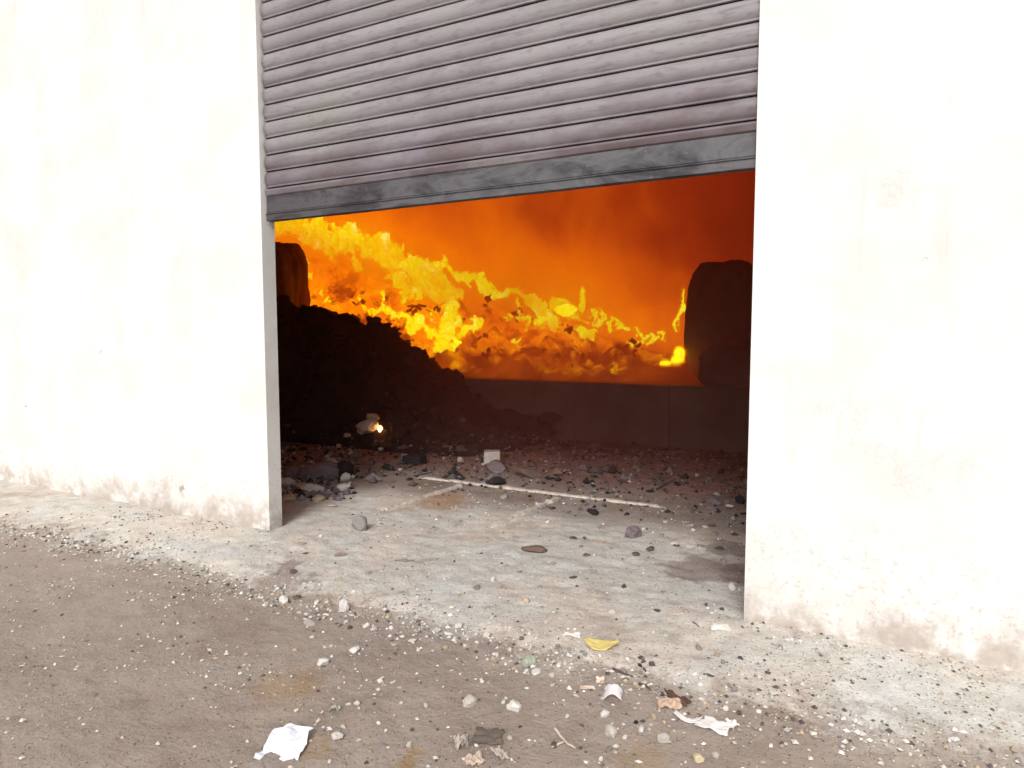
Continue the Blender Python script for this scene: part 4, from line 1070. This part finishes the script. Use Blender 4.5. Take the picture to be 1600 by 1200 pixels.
def twig(pix, r, col, label, branch=None, cat='twig', name='twig'):
    def path(pp):
        out = []
        hs2 = [hit(x, y) for x, y in pp]
        for i in range(len(hs2) - 1):
            for k_ in range(5):
                t_ = k_ / 5; q = hs2[i].lerp(hs2[i + 1], t_)
                q.z = surf_z(q.x, q.y) + r * 0.9 + 0.004 * abs(fbm(q.x * 30, q.y * 30, 0, 2)); out.append(q)
        return out
    p0 = path(pix); base = p0[0].copy()
    o = tube(name, [q - base for q in p0], r, r * .5, MSTONE, None, col)
    o.location = base
    if branch:
        c_ = tube('branch', [q - base for q in path(branch)], r * .8, r * .35, MSTONE, o, col)
    return tag(o, label, cat)
z8 = lambda *a_: [Z8(x, y, 0)[:2] for x, y in a_]
z6 = lambda *a_: [Z6(x, y, 0)[:2] for x, y in a_]
z5 = lambda *a_: [Z5(x, y, 0)[:2] for x, y in a_]
z7 = lambda *a_: [Z7(x, y, 0)[:2] for x, y in a_]
twig(z8((228, 1000), (262, 1045), (300, 1080), (350, 1108)), 0.0055, (0.62, 0.52, 0.44), 'pale forked twig on the dirt road at the lower right', z8((275, 1068), (230, 1095), (205, 1100)))
twig(z8((540, 675), (600, 705), (660, 725)), 0.006, (0.12, 0.08, 0.06), 'dark twig lying along the apron edge at the right')
twig(z8((680, 755), (720, 772), (748, 795)), 0.006, (0.10, 0.07, 0.05), 'short dark twig just below the dark grit on the apron edge')
twig(z8((970, 425), (990, 440), (1005, 455)), 0.004, (0.15, 0.12, 0.11), 'tiny dark twig on the apron near the flat white chip')
twig(z6((905, 825), (960, 795), (1030, 755)), 0.008, (0.05, 0.035, 0.03), 'black charred stick on the hall floor at the right')
twig(z6((660, 768), (700, 778), (740, 780)), 0.007, (0.05, 0.04, 0.035), 'short black stick near the cement strip on the hall floor')
twig(z6((340, 712), (290, 730), (210, 760)), 0.008, (0.09, 0.05, 0.04), 'brown stick lying right of the brown slab on the hall floor')
twig(z5((870, 740), (930, 728), (1000, 712)), 0.008, (0.04, 0.03, 0.03), 'thin black stick on the hall floor beyond the cement strip')
twig(z5((530, 745), (570, 750), (610, 748)), 0.006, (0.05, 0.04, 0.04), 'short charred stick right of the black jagged chunk')
twig(z8((790, 905), (785, 850), (800, 832)), 0.004, (0.62, 0.48, 0.38), 'thin tan splinter at the left edge of the cardboard flap')
twig(z7((1190, 1120), (1235, 1145), (1265, 1165)), 0.005, (0.5, 0.42, 0.36), 'pale brown splinter at the bottom centre of the road')
twig(z7((640, 92), (700, 96), (760, 92)), 0.0028, (0.20, 0.17, 0.15), 'hair-thin dark stalk on the pale apron at the left')

# random further small stones (countable, a few pixels across) outside the strip read above and along the apron edge
def scatter(n, fpos, wr, cols, flat=0.2):
    for _ in range(n):
        x, y = fpos(); p = Vector((x, y, surf_z(x, y)))
        stone(0, 0, R.uniform(*wr), R.choice(cols), R.random() < flat, p=p)
name_stones()

def debris(name, label, spots, sizes, mat, seed):
    rr = random.Random(seed); vs_, fs = [], []
    for q in spots:
        L_, W_, T_ = rr.uniform(*sizes), rr.uniform(*sizes) * 0.5, rr.uniform(0.02, 0.09)
        if rr.random() < .3: T_ = W_ * .7
        from mathutils import Euler
        mt_ = Euler((rr.uniform(-.6, .6), rr.uniform(-.7, .7), rr.uniform(0, 6.28))).to_matrix()
        b0 = len(vs_)
        for c_ in ((-1, -1, -1), (1, -1, -1), (1, 1, -1), (-1, 1, -1), (-1, -1, 1), (1, -1, 1), (1, 1, 1), (-1, 1, 1)):
            k_ = rr.uniform(.65, 1.1)
            vs_.append(q + mt_ @ Vector((c_[0] * L_ * k_ / 2, c_[1] * W_ * k_ / 2, c_[2] * T_ * k_ / 2)))
        fs += [tuple(b0 + i for i in f) for f in ((0, 3, 2, 1), (4, 5, 6, 7), (0, 1, 5, 4), (1, 2, 6, 5), (2, 3, 7, 6), (3, 0, 4, 7))]
    return tag(mesh_obj(name, vs_, fs, mat), label, kind='stuff')
rq = random.Random(5); sp_ = []
while len(sp_) < 420:
    x, y = rq.uniform(dp[0][0], dp[-1][0]), rq.uniform(3.0, 5.0); z = fz_d(x, y)
    if z > 0.05: sp_.append(Vector((x, y, z)))
debris('charred_debris', 'blackened boards and scraps jutting from the black heap', sp_, (0.06, 0.26), MDEB, 1)
sp_ = []
for cx_, cy_, n_, r_ in ((640, 486, 7, 12), (682, 482, 7, 12), (806, 492, 7, 14), (830, 500, 4, 8), (890, 512, 5, 12), (655, 478, 4, 10), (560, 470, 4, 18), (765, 545, 5, 30), (900, 560, 8, 70), (720, 500, 4, 14), (760, 470, 4, 14), (990, 545, 6, 30), (600, 470, 4, 14)):
    for _ in range(n_): sp_.append(burn_hit(cx_ + rq.gauss(0, r_ * .4), cy_ + rq.gauss(0, r_ * .3), 0.28))
debris('charred_debris', 'dark charred scraps silhouetted against the yellow flames', sp_, (0.03, 0.13), MDEB, 2)

# uncountable gravel and ash grit: one mesh each
def gravel(name, label, n, fpos, size, cols, seed, extra=()):
    rr = np.random.RandomState(seed)
    base = np.array([(1, 0, 0), (-1, 0, 0), (0, 1, 0), (0, -1, 0), (0, 0, 0.7), (0, 0, -0.7)], float)
    tri = np.array([(0, 2, 4), (2, 1, 4), (1, 3, 4), (3, 0, 4), (2, 0, 5), (1, 2, 5), (3, 1, 5), (0, 3, 5)])
    V_, F_, C_ = [], [], []
    for i in range(n + len(extra)):
        x, y = fpos(rr)
        s_ = size[0] + (size[1] - size[0]) * rr.rand() ** 2.6
        cl = cols[rr.randint(len(cols))]
        if i >= n: x, y, s_, cl = extra[i - n]; s_ *= 0.5
        q = base * s_ * rr.uniform(0.6, 1.25, (6, 3)) * rr.uniform(0.6, 1.2, 3)
        a_ = rr.rand() * 6.28; ca, sa = math.cos(a_), math.sin(a_)
        q = np.stack([q[:, 0] * ca - q[:, 1] * sa, q[:, 0] * sa + q[:, 1] * ca, q[:, 2]], 1)
        q += (x, y, surf_z(x, y) + s_ * 0.25)
        V_.append(q); F_.append(tri + i * 6)
        c_ = np.array(CC[cl]) * rr.uniform(.8, 1.15); C_.append(np.tile(np.append(c_, 1), (6, 1)))
    V_ = np.concatenate(V_); F_ = np.concatenate(F_); C_ = np.concatenate(C_)
    o = mesh_obj(name, V_.tolist(), F_.tolist(), MGRAV)
    at = o.data.color_attributes.new('tint', 'FLOAT_COLOR', 'POINT'); at.data.foreach_set('color', C_.astype(np.float32).ravel())
    return tag(o, label, kind='stuff')
def clustered(rr, f, k=2.4, th=0.02, keep=0.16):
    while True:
        x, y = f()
        if fbm(x * k, y * k, 6.0, 4) > th or rr.rand() < keep: return x, y
def f_road(rr):
    return clustered(rr, lambda: (rr.uniform(-5.5, 1.6), rr.uniform(-2.4, -0.75)))
def f_edge(rr):
    x = rr.uniform(-6, 1.8); return x, edge_y(x) + rr.normal(-0.04, 0.10)
def f_apron(rr):
    def f():
        x = rr.uniform(-5.5, 1.2); return x, rr.uniform(-0.75, 0.1) if x < XL or x > XR else rr.uniform(-0.75, 2.0)
    return clustered(rr, f, 2.0)
def f_hall(rr):
    return rr.uniform(XL - 3.2, XR + .3), 1.4 + 3.2 * rr.rand() ** 0.8
gravel('gravel', 'fine pale and dark gravel scattered over the dirt road', 4600, f_road, (0.0018, 0.013), ['pale', 'tan', 'pale', 'white', 'tan', 'pale', 'white', 'brown', 'grey', 'dark'], 1, CRUMBS)
gravel('gravel', 'band of broken concrete crumbs along the apron edge', 4200, f_edge, (0.002, 0.017), ['pale', 'white', 'white', 'pale', 'tan', 'grey', 'dark'], 2)
gravel('gravel', 'fine grit over the pale concrete apron', 4200, f_apron, (0.0018, 0.012), ['pale', 'white', 'white', 'tan', 'grey', 'brown', 'dark'], 3)
_f = f_hall
def f_hall(rr):
    while True:
        x, y = _f(rr)
        if surf_z(x, y) < 0.16: return x, y
def f_pile(rr):
    px, py = 430 + 125 * rr.rand() ** 0.9, rr.uniform(700, 782)
    q = on_ground(px, py, 0.03); return q.x, q.y
gravel('ash_rubble', 'loose grey ash and broken plaster of the rubble pile by the left jamb', 420, f_pile, (0.015, 0.065), ['purple', 'black', 'dark', 'grey', 'pale', 'purple'], 5)
def f_back(rr):
    px, py = rr.uniform(440, 1170), 688 + 72 * rr.rand() ** 1.3
    q = on_ground(px, py, 0.03); return q.x, q.y
gravel('ash_rubble', 'charred chunks strewn along the foot of the heap and platform', 400, f_back, (0.012, 0.085), ['black', 'dark', 'brown', 'black', 'purple', 'dark'], 6)
gravel('ash_rubble', 'dark ash and cinders covering the hall floor', 4200, f_hall, (0.006, 0.035), ['black', 'dark', 'brown', 'purple', 'black', 'grey'], 4)
